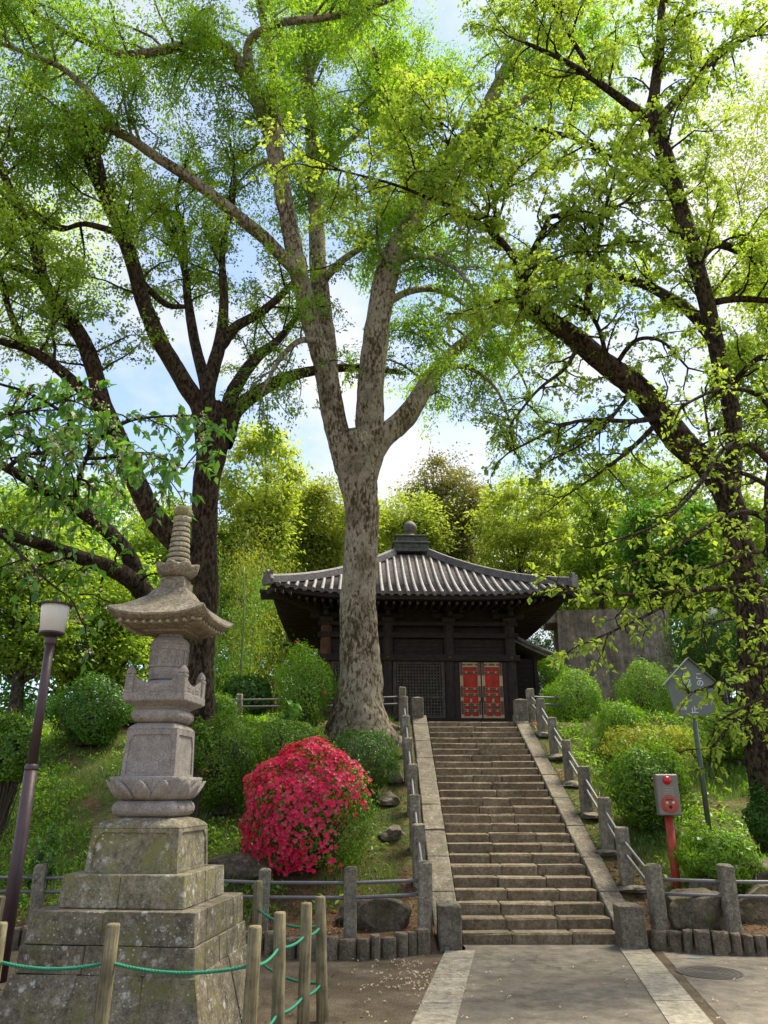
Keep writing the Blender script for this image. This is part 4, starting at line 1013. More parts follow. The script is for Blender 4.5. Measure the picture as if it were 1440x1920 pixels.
# red doors in the right bay
yb = -HB - .09
for s in (-1, 1):
    c = 1.80 + s * .318; hw = .30; zt = 1.735
    dr = MB().box(c - hw, c + hw, yb, yb + .04, .165, zt).build('red_door', REDW, tem)
    m = MB()
    for e in (-1, 1): m.box(c + e * (hw - .045) - .045, c + e * (hw - .045) + .045, yb - .028, yb - .001, .165, zt)
    zr = [(.165, .235), (.40, .475), (.60, .68), (.94, 1.02), (1.14, 1.22), (1.46, 1.53), (1.66, zt)]
    zr = [(.165, .215), (.335, .40), (.50, .565), (.79, .85), (.95, 1.01), (1.42, 1.475), (1.60, zt)]
    for a_, b_ in zr: m.box(c - hw + .091, c + hw - .091, yb - .0265, yb - .002, a_, b_)
    for a_, b_ in ((.216, .334), (.401, .499), (.566, .789)): m.box(c - .03, c + .03, yb - .027, yb - .0025, a_, b_)
    m.build('cream_frame', CREAM, dr)
    def strap(*q): MB().box(*q).build('iron_strap', IRON, dr)
    f = yb - .034
    for e in (-1, 1):
        xc = c + e * (hw - .045)
        for a_, b_ in ((1.36, zt + .002), (.74, 1.06), (.26, .64)): strap(xc - .036, xc + .036, f, yb - .0285, a_, b_)
        for a_, b_ in zr[1:]: strap(min(xc, xc - e * .12), max(xc, xc - e * .12), f + .001, yb - .0265, (a_ + b_) / 2 - .022, (a_ + b_) / 2 + .022)
    for i, (a_, b_) in enumerate(zr[1:]): strap(c - .085, c + .085, f + .001, yb - .027, (a_ + b_) / 2 - .024, (a_ + b_) / 2 + .024)
    for a_, b_ in ((.25, .60), (.71, .82)): strap(c - .026, c + .026, f, yb - .0285, a_, b_)
m = MB(); m.cbox(1.755, 1.845, yb - .06, yb - .03, .62, .74, .01); m.build('padlock', BLACKM, tem)
for s in (-1, 1):
    MB().box(1.80 + s * .70 - .06, 1.80 + s * .70 + .06, -HB - .1, -HB - .02, .16, 1.76).build('door_jamb', DARKW2, tem)
# side gallery to the right with its own lean-to roof
ga = empty('side_gallery', (0, 0, 0)); ga.parent = tem
m = MB(); m.box(2.87, 3.62, -1.9, 1.6, -.3, 2.0); m.build('gallery_core', DARKW, ga)
for k in range(14):
    m = MB(); m.cbox(2.88, 3.60, -1.94, -1.9, .02 + k * .14, .155 + k * .14, .004); m.build('plank', DARKW, ga)
MB().cbox(3.54, 3.68, -2.0, -1.86, -.3, 2.05, .01).build('post', DARKW2, ga)
m = MB(); N = 8
top = [(2.80 + 1.30 * i / N, 2.62 - .62 * (i / N) ** .85) for i in range(N + 1)]
m.extrude(top + [(x, z - .10) for x, z in top[::-1]], -2.35, 1.9); m.build('gallery_roof', PAN, ga)
for j in range(11):
    y = -2.33 + j * .42
    MB().tube([(x, y, z + .02) for x, z in top], .05, 8).build('tile_row', TILE, ga, smooth=True)
MB().tube([(x, -2.37, z + .05) for x, z in top], .06, 8).build('verge', PAN, ga, smooth=True)

# ------------------------------------------------------------------ trees
def traced(pts):
    """pts: (px, py, Y, width in picture pixels) -> smooth limb in metres"""
    P = [at(a, b, Y) for a, b, Y, w in pts]; R = [w * .5 * mpp(b, Y) for a, b, Y, w in pts]
    return smooth_path(P, R, 6)

def wobble(P, R, rng, amp=0.25):
    Q = P.copy(); n = len(P)
    k = np.cumsum(rng.normal(size=(n, 3)), 0); k -= np.linspace(0, 1, n)[:, None] * k[-1]
    return Q + k * R[:, None] * amp * 0.5

def limb_mesh(limbs, rng, sides=14, flare=None):
    parts = []
    for P, R in limbs:
        n = len(P); T = np.gradient(P, axis=0); T = norm(T)
        k = sides if R.max() > .12 else 9
        U = np.empty_like(P); u = np.cross(T[0], [0.3, .9, .2]); u /= np.linalg.norm(u)
        for i in range(n):
            u = u - T[i] * (u @ T[i]); u /= np.linalg.norm(u) + 1e-9; U[i] = u
        Wv = np.cross(T, U); a = np.arange(k) * 2 * np.pi / k
        ph = rng.uniform(0, 6.28, 3)
        rr = 1 + .07 * np.sin(2 * a + ph[0])[None] + .05 * np.sin(3 * a[None] + np.arange(n)[:, None] * .35 + ph[1]) + rng.normal(size=(n, k)) * .022
        ang = a[None]; ii = np.arange(n)[:, None] * .5
        rr = rr + .045 * np.sin(1 * ang + ii * .7 + ph[2]) + .035 * np.sin(5 * ang - ii * .55 + ph[0]) + .03 * np.sin(ii * 1.9 + ph[1]) * np.cos(ang + ph[2])
        Rr = R[:, None] * rr
        V = P[:, None] + Rr[..., None] * (np.cos(a)[None, :, None] * U[:, None] + np.sin(a)[None, :, None] * Wv[:, None])
        i = np.arange(n - 1)[:, None]; j = np.arange(k)[None]
        F = np.stack([i * k + j, i * k + (j + 1) % k, (i + 1) * k + (j + 1) % k, (i + 1) * k + j], -1).reshape(-1, 4)
        parts.append((V.reshape(-1, 3), F))
    return join_np(parts)

def grow(limbs, rng, spacing, length, twig_sp, twig_len, leaves_per_twig, leaf, aspect, up=0.25, droop=0.15, t0=0.25, flat=0.7, spread=.0, ldroop=.25, tips=0, keep=None, orth=1.0):
    """secondary branches, twigs and leaves along traced limbs"""
    BP, BR = [], []
    for P, R in limbs:
        d = np.concatenate([[0], np.cumsum(np.linalg.norm(np.diff(P, axis=0), axis=1))]); Lt = d[-1]
        s = Lt * t0 + rng.uniform(0, spacing)
        while s < Lt + 1e-6:
            p = np.array([np.interp(s, d, P[:, i]) for i in range(3)]); q = np.array([np.interp(min(s + .3, Lt), d, P[:, i]) - np.interp(max(s - .3, 0), d, P[:, i]) for i in range(3)]); q /= np.linalg.norm(q) + 1e-9
            r = np.interp(s, d, R); v = rng.normal(size=3); v -= q * (v @ q); v /= np.linalg.norm(v) + 1e-9; v[2] *= flat
            dr = q * rng.uniform(.2, .8) + v * orth + np.array([0, 0, up]); dr /= np.linalg.norm(dr)
            L = length * rng.uniform(.55, 1.15) * (1 - .3 * s / Lt)
            n = 7; pts = [p]; cur = dr.copy()
            for k in range(n - 1):
                cur = cur + rng.normal(size=3) * .22; cur[2] -= droop * k / n; cur /= np.linalg.norm(cur); pts.append(pts[-1] + cur * L / (n - 1))
            r0 = min(r * .6, .012 * L + .012); BP.append(pts); BR.append(np.linspace(r0, .006, n)); s += spacing * rng.uniform(.6, 1.4)
        if tips:
            q = norm(P[-1] - P[-3])
            for _ in range(tips):
                cur = q + rng.normal(size=3) * .5; pts = [P[-1]]; L = length * rng.uniform(.6, 1)
                for k in range(6):
                    cur = cur + rng.normal(size=3) * .2; cur[2] -= droop * k / 7; cur /= np.linalg.norm(cur); pts.append(pts[-1] + cur * L / 6)
                BP.append(pts); BR.append(np.linspace(min(R[-1], .02), .006, 7))
    BP = np.array(BP); BR = np.array(BR)
    TP, TR_ = [], []
    for P in BP:
        Lb = np.linalg.norm(np.diff(P, axis=0), axis=1).sum(); nt = max(2, int(Lb / twig_sp))
        for t in np.linspace(.15, 1, nt):
            f = t * (len(P) - 1.001); i = int(f); p = P[i] + (P[i + 1] - P[i]) * (f - i); q = norm(P[i + 1] - P[i])
            v = rng.normal(size=3); v -= q * (v @ q); v[2] *= .6; v /= np.linalg.norm(v) + 1e-9
            dr = norm(q * rng.uniform(.3, 1) + v * .9); L = twig_len * rng.uniform(.5, 1.2)
            p1 = p + dr * L * .5; d2 = norm(dr + rng.normal(size=3) * .25 - np.array([0, 0, droop])); TP.append([p, p1, p1 + d2 * L * .5])
    TP = np.array(TP); TR_ = np.tile(np.array([.006, .004, .002]), (len(TP), 1))
    if keep is not None:
        kb = keep(TP[:, 1]); TP = TP[kb]; TR_ = TR_[kb]
    wood_parts = [tubes_np(BP, BR, 5), tubes_np(TP, TR_, 3)]
    nl = leaves_per_twig; n = len(TP)
    t = rng.uniform(.1, 1.05, size=(n, nl)); seg = (t > .5)[..., None]
    A = TP[:, 0][:, None]; B = TP[:, 1][:, None]; C = TP[:, 2][:, None]; tt = t[..., None]
    pos = np.where(seg, B + (C - B) * (tt - .5) * 2, A + (B - A) * tt * 2); tw = norm(np.where(seg, C - B, B - A) + 0 * tt)
    pos = pos.reshape(-1, 3) + rng.normal(size=(n * nl, 3)) * spread; tw = tw.reshape(-1, 3)
    D = norm(tw * .6 + rng.normal(size=pos.shape) * .65 - np.array([0, 0, ldroop])); N = norm(np.array([0, 0, 1.0]) + rng.normal(size=pos.shape) * .45)
    sz = leaf * rng.uniform(.6, 1.25, len(pos))
    return wood_parts, leaf_geo(pos, D, N, sz, sz * aspect * rng.uniform(.8, 1.2, len(pos)))

def tree(name, base, label, limbs, grown, bmat, lmat, group=None, cat='tree', sides=16, rng=RNG, extra=None):
    root = empty(name, tuple(base), label=label, cat=cat, group=group); b = np.array(base)
    V, F = join_np([limb_mesh(limbs, rng, sides)] + (grown[0] if grown else [])); put('trunk', quads_mesh('trunk', V - b, F, bmat, True), None, root)
    if grown:
        V, F = grown[1]
        put('crown', quads_mesh('crown', V - b, F, lmat), None, root)
    return root

# --- the tall pale-barked tree before the temple
r1 = np.random.default_rng(1)
Z = 17.0
main_l = [
  [(678, 1420, Z, 140), (676, 1375, Z, 120), (673, 1330, Z, 92), (673, 1270, Z, 76), (674, 1200, Z, 68), (675, 1100, Z, 61), (676, 1000, Z, 58), (675, 930, Z, 62), (670, 870, Z, 74), (666, 835, Z, 78), (664, 812, Z, 50)],
  [(672, 985, Z, 24), (660, 920, Z, 36), (643, 855, Z, 46), (629, 790, Z, 46), (612, 700, Z - .1, 44), (592, 640, Z - .2, 36), (572, 560, Z - .4, 36), (550, 460, Z - .7, 34), (528, 350, Z - 1, 32), (508, 250, Z - 1.3, 32), (484, 190, Z - 1.5, 30), (455, 130, Z - 1.8, 26), (410, 80, Z - 2.1, 20), (340, 88, Z - 2.4, 18), (240, 103, Z - 2.8, 16), (165, 80, Z - 3.1, 12), (80, 35, Z - 3.5, 9), (10, -20, Z - 3.8, 7)],
  [(618, 720, Z, 34), (613, 650, Z + .1, 35), (603, 560, Z + .3, 34), (594, 450, Z + .5, 31), (589, 330, Z + .7, 28), (582, 200, Z + 1, 24), (572, 60, Z + 1.2, 20), (566, -60, Z + 1.4, 16)],
  [(680, 975, Z + .05, 24), (684, 920, Z + .1, 36), (690, 860, Z + .1, 50), (693, 780, Z + .1, 50), (700, 690, Z + .1, 46), (708, 600, Z, 43), (722, 530, Z, 42), (748, 455, Z - .1, 36), (790, 380, Z - .2, 30), (850, 295, Z - .3, 28), (905, 215, Z - .5, 25), (955, 115, Z - .7, 22), (1005, 10, Z - 1, 17), (1030, -60, Z - 1.1, 14)],
  [(688, 905, Z + .1, 28), (700, 860, Z + .15, 34), (726, 812, Z + .2, 40), (765, 775, Z + .4, 38), (812, 705, Z + .8, 28), (860, 650, Z + 1.2, 20), (920, 610, Z + 1.6, 13), (990, 590, Z + 2, 8)],
  [(552, 505, Z - .6, 26), (500, 450, Z - .9, 25), (440, 400, Z - 1.3, 23), (370, 345, Z - 1.7, 21), (290, 292, Z - 2.2, 19), (215, 245, Z - 2.6, 17), (120, 235, Z - 3, 13), (40, 242, Z - 3.4, 9), (-40, 250, Z - 3.7, 7)],
  [(225, 255, Z - 2.5, 15), (180, 190, Z - 2.9, 14), (120, 130, Z - 3.3, 11), (50, 100, Z - 3.7, 9), (-30, 70, Z - 4, 7)],
  [(520, 300, Z - 1.2, 24), (516, 220, Z - 1.4, 22), (510, 120, Z - 1.8, 18), (490, 20, Z - 2.2, 15), (470, -60, Z - 2.6, 12)],
  [(470, 150, Z - 1.7, 20), (468, 80, Z - 2.2, 15), (520, 45, Z - 2.8, 14), (620, 32, Z - 3.3, 12), (700, 12, Z - 3.8, 10), (770, -20, Z - 4.2, 7)],
  [(610, 520, Z + .3, 18), (640, 490, Z + .6, 15), (690, 455, Z + 1.0, 11), (760, 400, Z + 1.5, 8)],
  [(575, 150, Z + 1, 16), (620, 60, Z + 1.2, 12), (680, -40, Z + 1.5, 8)],
  [(780, 395, Z - .2, 16), (760, 300, Z - .6, 13), (730, 190, Z - 1.2, 10), (700, 90, Z - 1.8, 7)],
  [(880, 250, Z - .4, 16), (960, 200, Z + .4, 13), (1060, 140, Z + 1, 10), (1150, 60, Z + 1.6, 7)],
  [(712, 580, Z, 16), (770, 545, Z + .8, 13), (840, 550, Z + 1.4, 10), (910, 610, Z + 2, 8), (970, 690, Z + 2.5, 5), (1000, 760, Z + 2.8, 3)],
  [(830, 690, Z + .9, 12), (880, 690, Z + 1.4, 9), (930, 730, Z + 1.8, 6), (960, 800, Z + 2.1, 3)],
  [(600, 640, Z - .2, 14), (560, 640, Z - .9, 11), (520, 680, Z - 1.5, 8), (490, 740, Z - 2, 5)],
  [(735, 500, Z, 14), (780, 480, Z - .8, 11), (850, 500, Z - 1.5, 8), (900, 560, Z - 2, 5)],
  [(590, 330, Z + .7, 14), (660, 260, Z + 1.4, 11), (740, 200, Z + 2, 8), (820, 110, Z + 2.4, 6)],
]
main_limbs = [traced(l) for l in main_l]
# the root flare: buttresses run out over the bank
broots = []
for ax, ay, ln, r in ((1, -.35, 1.15, .21), (.75, .4, 1.0, .18), (-.9, -.4, .85, .2), (-.5, .8, .8, .2), (.35, -1, .95, .19), (-.3, -1, .85, .19), (.9, .0, .9, .17)):
    bx_, by_ = at(676, 1385, Z)[:2]; dv = np.array([ax, ay]) / math.hypot(ax, ay)
    P = []; R = []
    for t in np.linspace(0, 1, 9):
        q = np.array([bx_, by_]) + dv * (.18 + ln * t); g = float(ground_z(q[0], q[1])); P.append((q[0], q[1], max(g - .04, g + .95 * (1 - t) ** 3 * 1 - .05))); R.append(r * (1 - .72 * t))
    broots.append((np.array(P), np.array(R)))
gm = []
g1 = grow([main_limbs[1], main_limbs[5], main_limbs[6], main_limbs[7], main_limbs[8]], r1, .23, 2.8, .15, .66, 46, .108, .42, up=.1, droop=.4, t0=.5, flat=.85, spread=.13)
g2 = grow([main_limbs[i] for i in (2, 3, 4, 9, 10, 11, 12, 17)], r1, .22, 2.9, .15, .66, 52, .108, .42, up=.1, droop=.4, t0=.36, flat=.85, spread=.13)
g3 = grow([main_limbs[i] for i in (13, 14, 15, 16)], r1, .30, 1.5, .17, .5, 34, .10, .42, up=-.1, droop=.6, t0=.2, flat=.8, spread=.08, tips=2)
gl = (g1[0] + g2[0] + g3[0], join_np([g1[1], g2[1], g3[1]]))
tb = at(676, 1385, Z); tb[2] = float(ground_z(tb[0], tb[1]))
tree('zelkova_tree', tb, 'tall forked tree with pale flaking trunk standing before the temple, beside the stairs', main_limbs + broots, gl, B_ZEL, L_ZEL, sides=22)

# --- dark many-limbed tree behind the pagoda
r2 = np.random.default_rng(2); Z = 15.5
dark_l = [
  [(372, 1330, Z, 70), (378, 1240, Z, 48), (383, 1120, Z, 46), (384, 1000, Z, 47), (390, 900, Z, 50), (400, 820, Z, 60), (405, 780, Z, 52), (405, 760, Z, 40)],
  [(388, 850, Z, 40), (378, 770, Z, 38), (340, 710, Z - .2, 34), (300, 640, Z - .4, 33), (268, 560, Z - .6, 30), (240, 470, Z - .9, 28), (205, 390, Z - 1.1, 24), (165, 300, Z - 1.3, 19), (120, 200, Z - 1.5, 14)],
  [(382, 800, Z, 34), (395, 710, Z + .1, 28), (412, 640, Z + .2, 24), (420, 560, Z + .4, 17), (418, 470, Z + .6, 12), (440, 350, Z + .9, 8), (430, 260, Z + 1.1, 6)],
  [(412, 650, Z + .2, 24), (440, 615, Z + .4, 20), (490, 585, Z + .7, 17), (535, 545, Z + 1.0, 13), (575, 500, Z + 1.4, 8)],
  [(418, 830, Z + .1, 40), (440, 775, Z + .3, 30), (490, 732, Z + .7, 24), (545, 705, Z + 1.1, 20), (610, 692, Z + 1.5, 17), (680, 690, Z + 2, 12), (760, 700, Z + 2.5, 8)],
  [(425, 790, Z + .2, 36), (440, 730, Z + .4, 28), (480, 670, Z + .9, 22), (520, 640, Z + 1.3, 16), (560, 590, Z + 1.8, 11)],
  [(398, 790, Z, 30), (385, 720, Z + .3, 22), (365, 640, Z + .7, 18), (352, 560, Z + 1.0, 15), (345, 500, Z + 1.2, 13), (318, 430, Z + 1.4, 11), (280, 390, Z + 1.6, 9), (250, 370, Z + 1.8, 6)],
  [(348, 520, Z + 1.2, 12), (345, 440, Z + 1.5, 10), (330, 370, Z + 1.8, 8), (350, 300, Z + 2.1, 6)],
  [(376, 1085, Z - .05, 34), (335, 1025, Z - .2, 40), (290, 970, Z - .4, 40), (255, 900, Z - .6, 36), (225, 830, Z - .8, 33), (195, 760, Z - 1, 30), (175, 690, Z - 1.1, 30), (150, 630, Z - 1.2, 28), (110, 570, Z - 1.4, 26), (80, 525, Z - 1.6, 24), (65, 460, Z - 1.8, 21), (30, 380, Z - 2, 17), (0, 310, Z - 2.2, 13), (-30, 240, Z - 2.4, 9)],
  [(200, 790, Z - 1, 26), (165, 745, Z - 1.3, 24), (120, 700, Z - 1.6, 22), (65, 660, Z - 1.9, 19), (0, 640, Z - 2.2, 14), (-50, 625, Z - 2.4, 10)],
  [(80, 530, Z - 1.6, 20), (40, 505, Z - 2, 17), (0, 495, Z - 2.3, 13), (-40, 480, Z - 2.6, 9)],
  [(50, 650, Z - 1.9, 14), (25, 600, Z - 2.1, 12), (5, 540, Z - 2.3, 9), (-10, 470, Z - 2.6, 6)],
  [(230, 440, Z - .9, 16), (160, 420, Z - 1.1, 11), (110, 430, Z - 1.3, 8), (60, 400, Z - 1.5, 6)],
  [(200, 380, Z - 1.1, 16), (185, 300, Z - 1.5, 13), (160, 230, Z - 1.8, 10)],
  [(255, 520, Z - .7, 14), (310, 570, Z - .2, 12), (345, 575, Z + .2, 9)],
]
dark_limbs = [traced(l) for l in dark_l]
sky_gap = lambda P: ~((P[:, 2] < 9.0) & (P[:, 0] < -1.0))
g = grow([dark_limbs[i] for i in (1, 2, 3, 5, 6, 7, 8, 9, 10, 11, 12, 13)], r2, .27, 2.2, .15, .52, 44, .082, .6, up=.25, droop=.15, t0=.42, spread=.07)
g4 = grow([dark_limbs[4]], r2, .40, 1.7, .2, .5, 18, .09, .6, up=-.1, droop=.5, t0=.45, spread=.05)
db = at(372, 1330, Z); db[2] = float(ground_z(db[0], db[1]))
dark_limbs[0][0][0, 2] = db[2] - .3
tree('oak_tree', db, 'dark many-limbed tree rising directly behind the stone pagoda', dark_limbs, (g[0] + g4[0], join_np([g[1], g4[1]])), B_DARK, L_DARK, sides=18)

# --- cherry reaching in from behind the pagoda, leaves and faded blossom hanging over the lamp
r3 = np.random.default_rng(3)
ch_l = [
  [(335, 1420, 11.6, 44), (330, 1260, 11.4, 40), (312, 1180, 11.2, 40), (272, 1112, 10.9, 40), (225, 1075, 10.6, 34), (150, 1045, 10.2, 28), (80, 1020, 9.8, 25), (0, 1000, 9.4, 22), (-80, 985, 9.0, 18)],
  [(290, 1150, 11.1, 38), (262, 1095, 10.9, 32), (240, 1040, 10.7, 28), (195, 990, 10.4, 25), (140, 950, 10.0, 24), (70, 910, 9.6, 20), (0, 870, 9.2, 15), (-80, 830, 8.8, 12)],
  [(140, 950, 10.0, 10), (150, 890, 9.2, 9), (180, 830, 8.6, 8), (240, 790, 8.2, 6), (310, 780, 8, 4)],
  [(70, 910, 9.6, 10), (90, 840, 9.0, 9), (130, 790, 8.6, 7), (60, 740, 8.2, 6), (0, 720, 8, 5)],
  [(10, 880, 9.2, 9), (60, 850, 8.4, 8), (170, 860, 7.9, 6), (280, 850, 7.6, 5), (345, 880, 7.5, 3)],
  [(0, 1000, 9.4, 10), (40, 1040, 8.4, 7), (90, 1090, 7.7, 5), (130, 1120, 7.4, 3)],
  [(-60, 830, 8.6, 9), (10, 780, 8.2, 7), (60, 770, 7.9, 5), (120, 750, 7.7, 4)],
]
ch_limbs = [traced(l) for l in ch_l]
g = grow(ch_limbs[2:5] + ch_limbs[6:], r3, .22, .85, .125, .30, 9, .135, .46, up=.1, droop=.5, t0=.1, flat=.8, spread=.02, ldroop=.5, tips=2)
gb = grow([ch_limbs[0], ch_limbs[1]], r3, .38, .8, .14, .30, 8, .13, .46, up=-.1, droop=.6, t0=.45, flat=.8, spread=.02, ldroop=.5)
gc = grow([ch_limbs[5]], r3, .35, .7, .15, .3, 5, .12, .45, up=-.2, droop=.5, t0=.2, flat=.8, spread=.02, ldroop=.5, tips=2)
cb_ = at(335, 1420, 11.6); cb_[2] = float(ground_z(cb_[0], cb_[1])); ch_limbs[0][0][0, 2] = cb_[2] - .3
cherry = tree('cherry_tree', cb_, 'cherry tree with drooping leaves and faded blossom reaching over the lamp', ch_limbs, (g[0] + gb[0] + gc[0], join_np([g[1], gb[1], gc[1]])), B_CHER, L_CHER, sides=16)
# faded blossom clusters
Vl = join_np([g[1], gb[1], gc[1]])[0].reshape(-1, 4, 3)[:, 0]
sel = Vl[r3.choice(len(Vl), 230, replace=False)]
pts = (sel[:, None] + r3.normal(size=(len(sel), 9, 3)) * .03 - np.array([0, 0, .04])).reshape(-1, 3)
V, F = leaf_geo(pts, rnd_dirs(len(pts), r3), rnd_dirs(len(pts), r3), np.full(len(pts), .03), np.full(len(pts), .028))
put('blossom', quads_mesh('blossom', V - cb_, F, PALEFL), None, cherry)

# --- leaning yellow-green tree on the right
r4 = np.random.default_rng(4); Z = 12.8
rt_l = [
  [(1420, 1330, Z, 60), (1412, 1230, Z, 54), (1405, 1130, Z, 51), (1392, 1030, Z, 48), (1368, 940, Z, 47), (1330, 880, Z, 46), (1285, 835, Z - .1, 50), (1235, 775, Z - .2, 46), (1190, 725, Z - .3, 42), (1140, 685, Z - .4, 38), (1085, 640, Z - .5, 36), (1030, 602, Z - .6, 33), (990, 575, Z - .7, 28), (972, 545, Z - .8, 20)],
  [(1380, 985, Z, 30), (1372, 930, Z, 34), (1376, 860, Z + .1, 33), (1372, 780, Z + .2, 34), (1352, 690, Z + .2, 32), (1335, 610, Z + .2, 32), (1312, 520, Z + .2, 31), (1292, 440, Z + .2, 31), (1268, 360, Z + .2, 30), (1245, 290, Z + .2, 32), (1228, 225, Z + .2, 34), (1226, 180, Z + .2, 22), (1236, 100, Z + .1, 18), (1240, 30, Z, 14), (1250, -50, Z, 11)],
  [(1225, 235, Z + .2, 20), (1190, 205, Z + .1, 16), (1150, 175, Z, 14), (1115, 150, Z - .2, 12), (1060, 115, Z - .4, 9), (985, 80, Z - .7, 6)],
  [(1120, 150, Z - .2, 11), (1085, 95, Z - .4, 9), (1055, 40, Z - .6, 8), (1025, -20, Z - .8, 6)],
  [(1235, 225, Z + .2, 18), (1275, 180, Z + .4, 15), (1320, 130, Z + .6, 12), (1375, 85, Z + .8, 10), (1450, 45, Z + 1.0, 8)],
  [(1305, 490, Z + .2, 20), (1340, 460, Z + .5, 16), (1385, 470, Z + .8, 14), (1450, 510, Z + 1.2, 11)],
  [(1262, 350, Z + .2, 20), (1215, 320, Z + .5, 20), (1165, 305, Z + .9, 14), (1080, 260, Z + 1.3, 8), (1000, 240, Z + 1.6, 6)],
  [(985, 565, Z - .8, 20), (975, 520, Z - 1, 14), (955, 470, Z - 1.2, 12), (915, 430, Z - 1.5, 11), (860, 395, Z - 1.8, 9), (800, 370, Z - 2.1, 7), (735, 345, Z - 2.4, 5), (640, 320, Z - 2.8, 4)],
  [(1000, 585, Z - .7, 16), (985, 510, Z - .9, 12), (1020, 430, Z - 1.1, 10), (1038, 405, Z - 1.2, 9), (1110, 410, Z - 1.2, 7), (1170, 380, Z - 1.3, 5)],
  [(1095, 600, Z - .4, 12), (1105, 540, Z - .5, 11), (1118, 470, Z - .7, 9), (1130, 410, Z - .9, 7), (1150, 340, Z - 1.2, 5)],
  [(1340, 640, Z + .3, 22), (1300, 590, Z + .7, 22), (1240, 550, Z + 1.2, 18), (1170, 520, Z + 1.7, 14), (1090, 510, Z + 2.2, 9), (1000, 470, Z + 2.6, 6)],
  [(1325, 570, Z + .2, 14), (1380, 560, Z + .1, 12), (1450, 565, Z, 10)],
  [(955, 475, Z - 1.2, 8), (930, 430, Z - 1.6, 7), (925, 360, Z - 2.0, 6), (890, 300, Z - 2.4, 4), (840, 240, Z - 2.7, 3)],
  [(860, 395, Z - 1.8, 7), (830, 330, Z - 2.1, 5), (840, 270, Z - 2.4, 4)],
  [(1240, 780, Z - .2, 14), (1190, 790, Z - .8, 9), (1080, 790, Z - 1.3, 7), (960, 845, Z - 1.8, 4)],
  [(1190, 730, Z - .3, 12), (1165, 760, Z - .7, 8), (1110, 820, Z - 1.2, 6), (1020, 870, Z - 1.6, 4)],
  [(1360, 740, Z + .2, 13), (1400, 690, Z - .3, 10), (1450, 650, Z - .7, 8)],
  [(1085, 645, Z - .5, 10), (1060, 690, Z - .9, 8), (1010, 730, Z - 1.3, 6), (960, 790, Z - 1.6, 4)],
  [(1240, 785, Z - .2, 10), (1185, 840, Z - .5, 8), (1120, 890, Z - .8, 5), (1060, 930, Z - 1, 3)],
  [(1150, 690, Z - .4, 10), (1190, 640, Z - .8, 8), (1240, 640, Z - 1.2, 6), (1290, 690, Z - 1.5, 4)],
  [(1140, 690, Z - .4, 10), (1120, 610, Z - 1, 8), (1060, 540, Z - 1.6, 6), (960, 560, Z - 2.1, 4)],
]
rt_limbs = [traced(l) for l in rt_l]
gA = grow([rt_limbs[i] for i in (1, 2, 3, 4, 5, 6, 9, 10, 11, 16)], r4, .20, 1.8, .12, .44, 28, .082, .70, up=.12, droop=.2, t0=.3, flat=.55, spread=.03, ldroop=.3, tips=2)
gB = grow([rt_limbs[i] for i in (7, 8, 12, 13, 20)], r4, .17, 1.6, .12, .44, 23, .082, .70, up=.1, droop=.2, t0=.15, flat=.5, spread=.03, ldroop=.3, tips=3)
gC = grow([rt_limbs[i] for i in (14, 15, 17, 18, 19)], r4, .22, .9, .14, .36, 12, .085, .70, up=.05, droop=.2, t0=.15, flat=.45, spread=.03, ldroop=.3, tips=2)
gD = grow([rt_limbs[0]], r4, .36, 1.4, .14, .4, 20, .082, .70, up=.2, droop=.2, t0=.45, flat=.55, spread=.03, ldroop=.3)
rb = at(1420, 1330, Z); rb[2] = float(ground_z(rb[0], rb[1])); rt_limbs[0][0][0, 2] = rb[2] - .3
gs = (gA, gB, gC, gD)
tree('linden_tree', rb, 'leaning mossy tree with big yellow-green leaves arching over the stairs', rt_limbs, (sum([q[0] for q in gs], []), join_np([q[1] for q in gs])), B_LIND, L_LIND, sides=18)

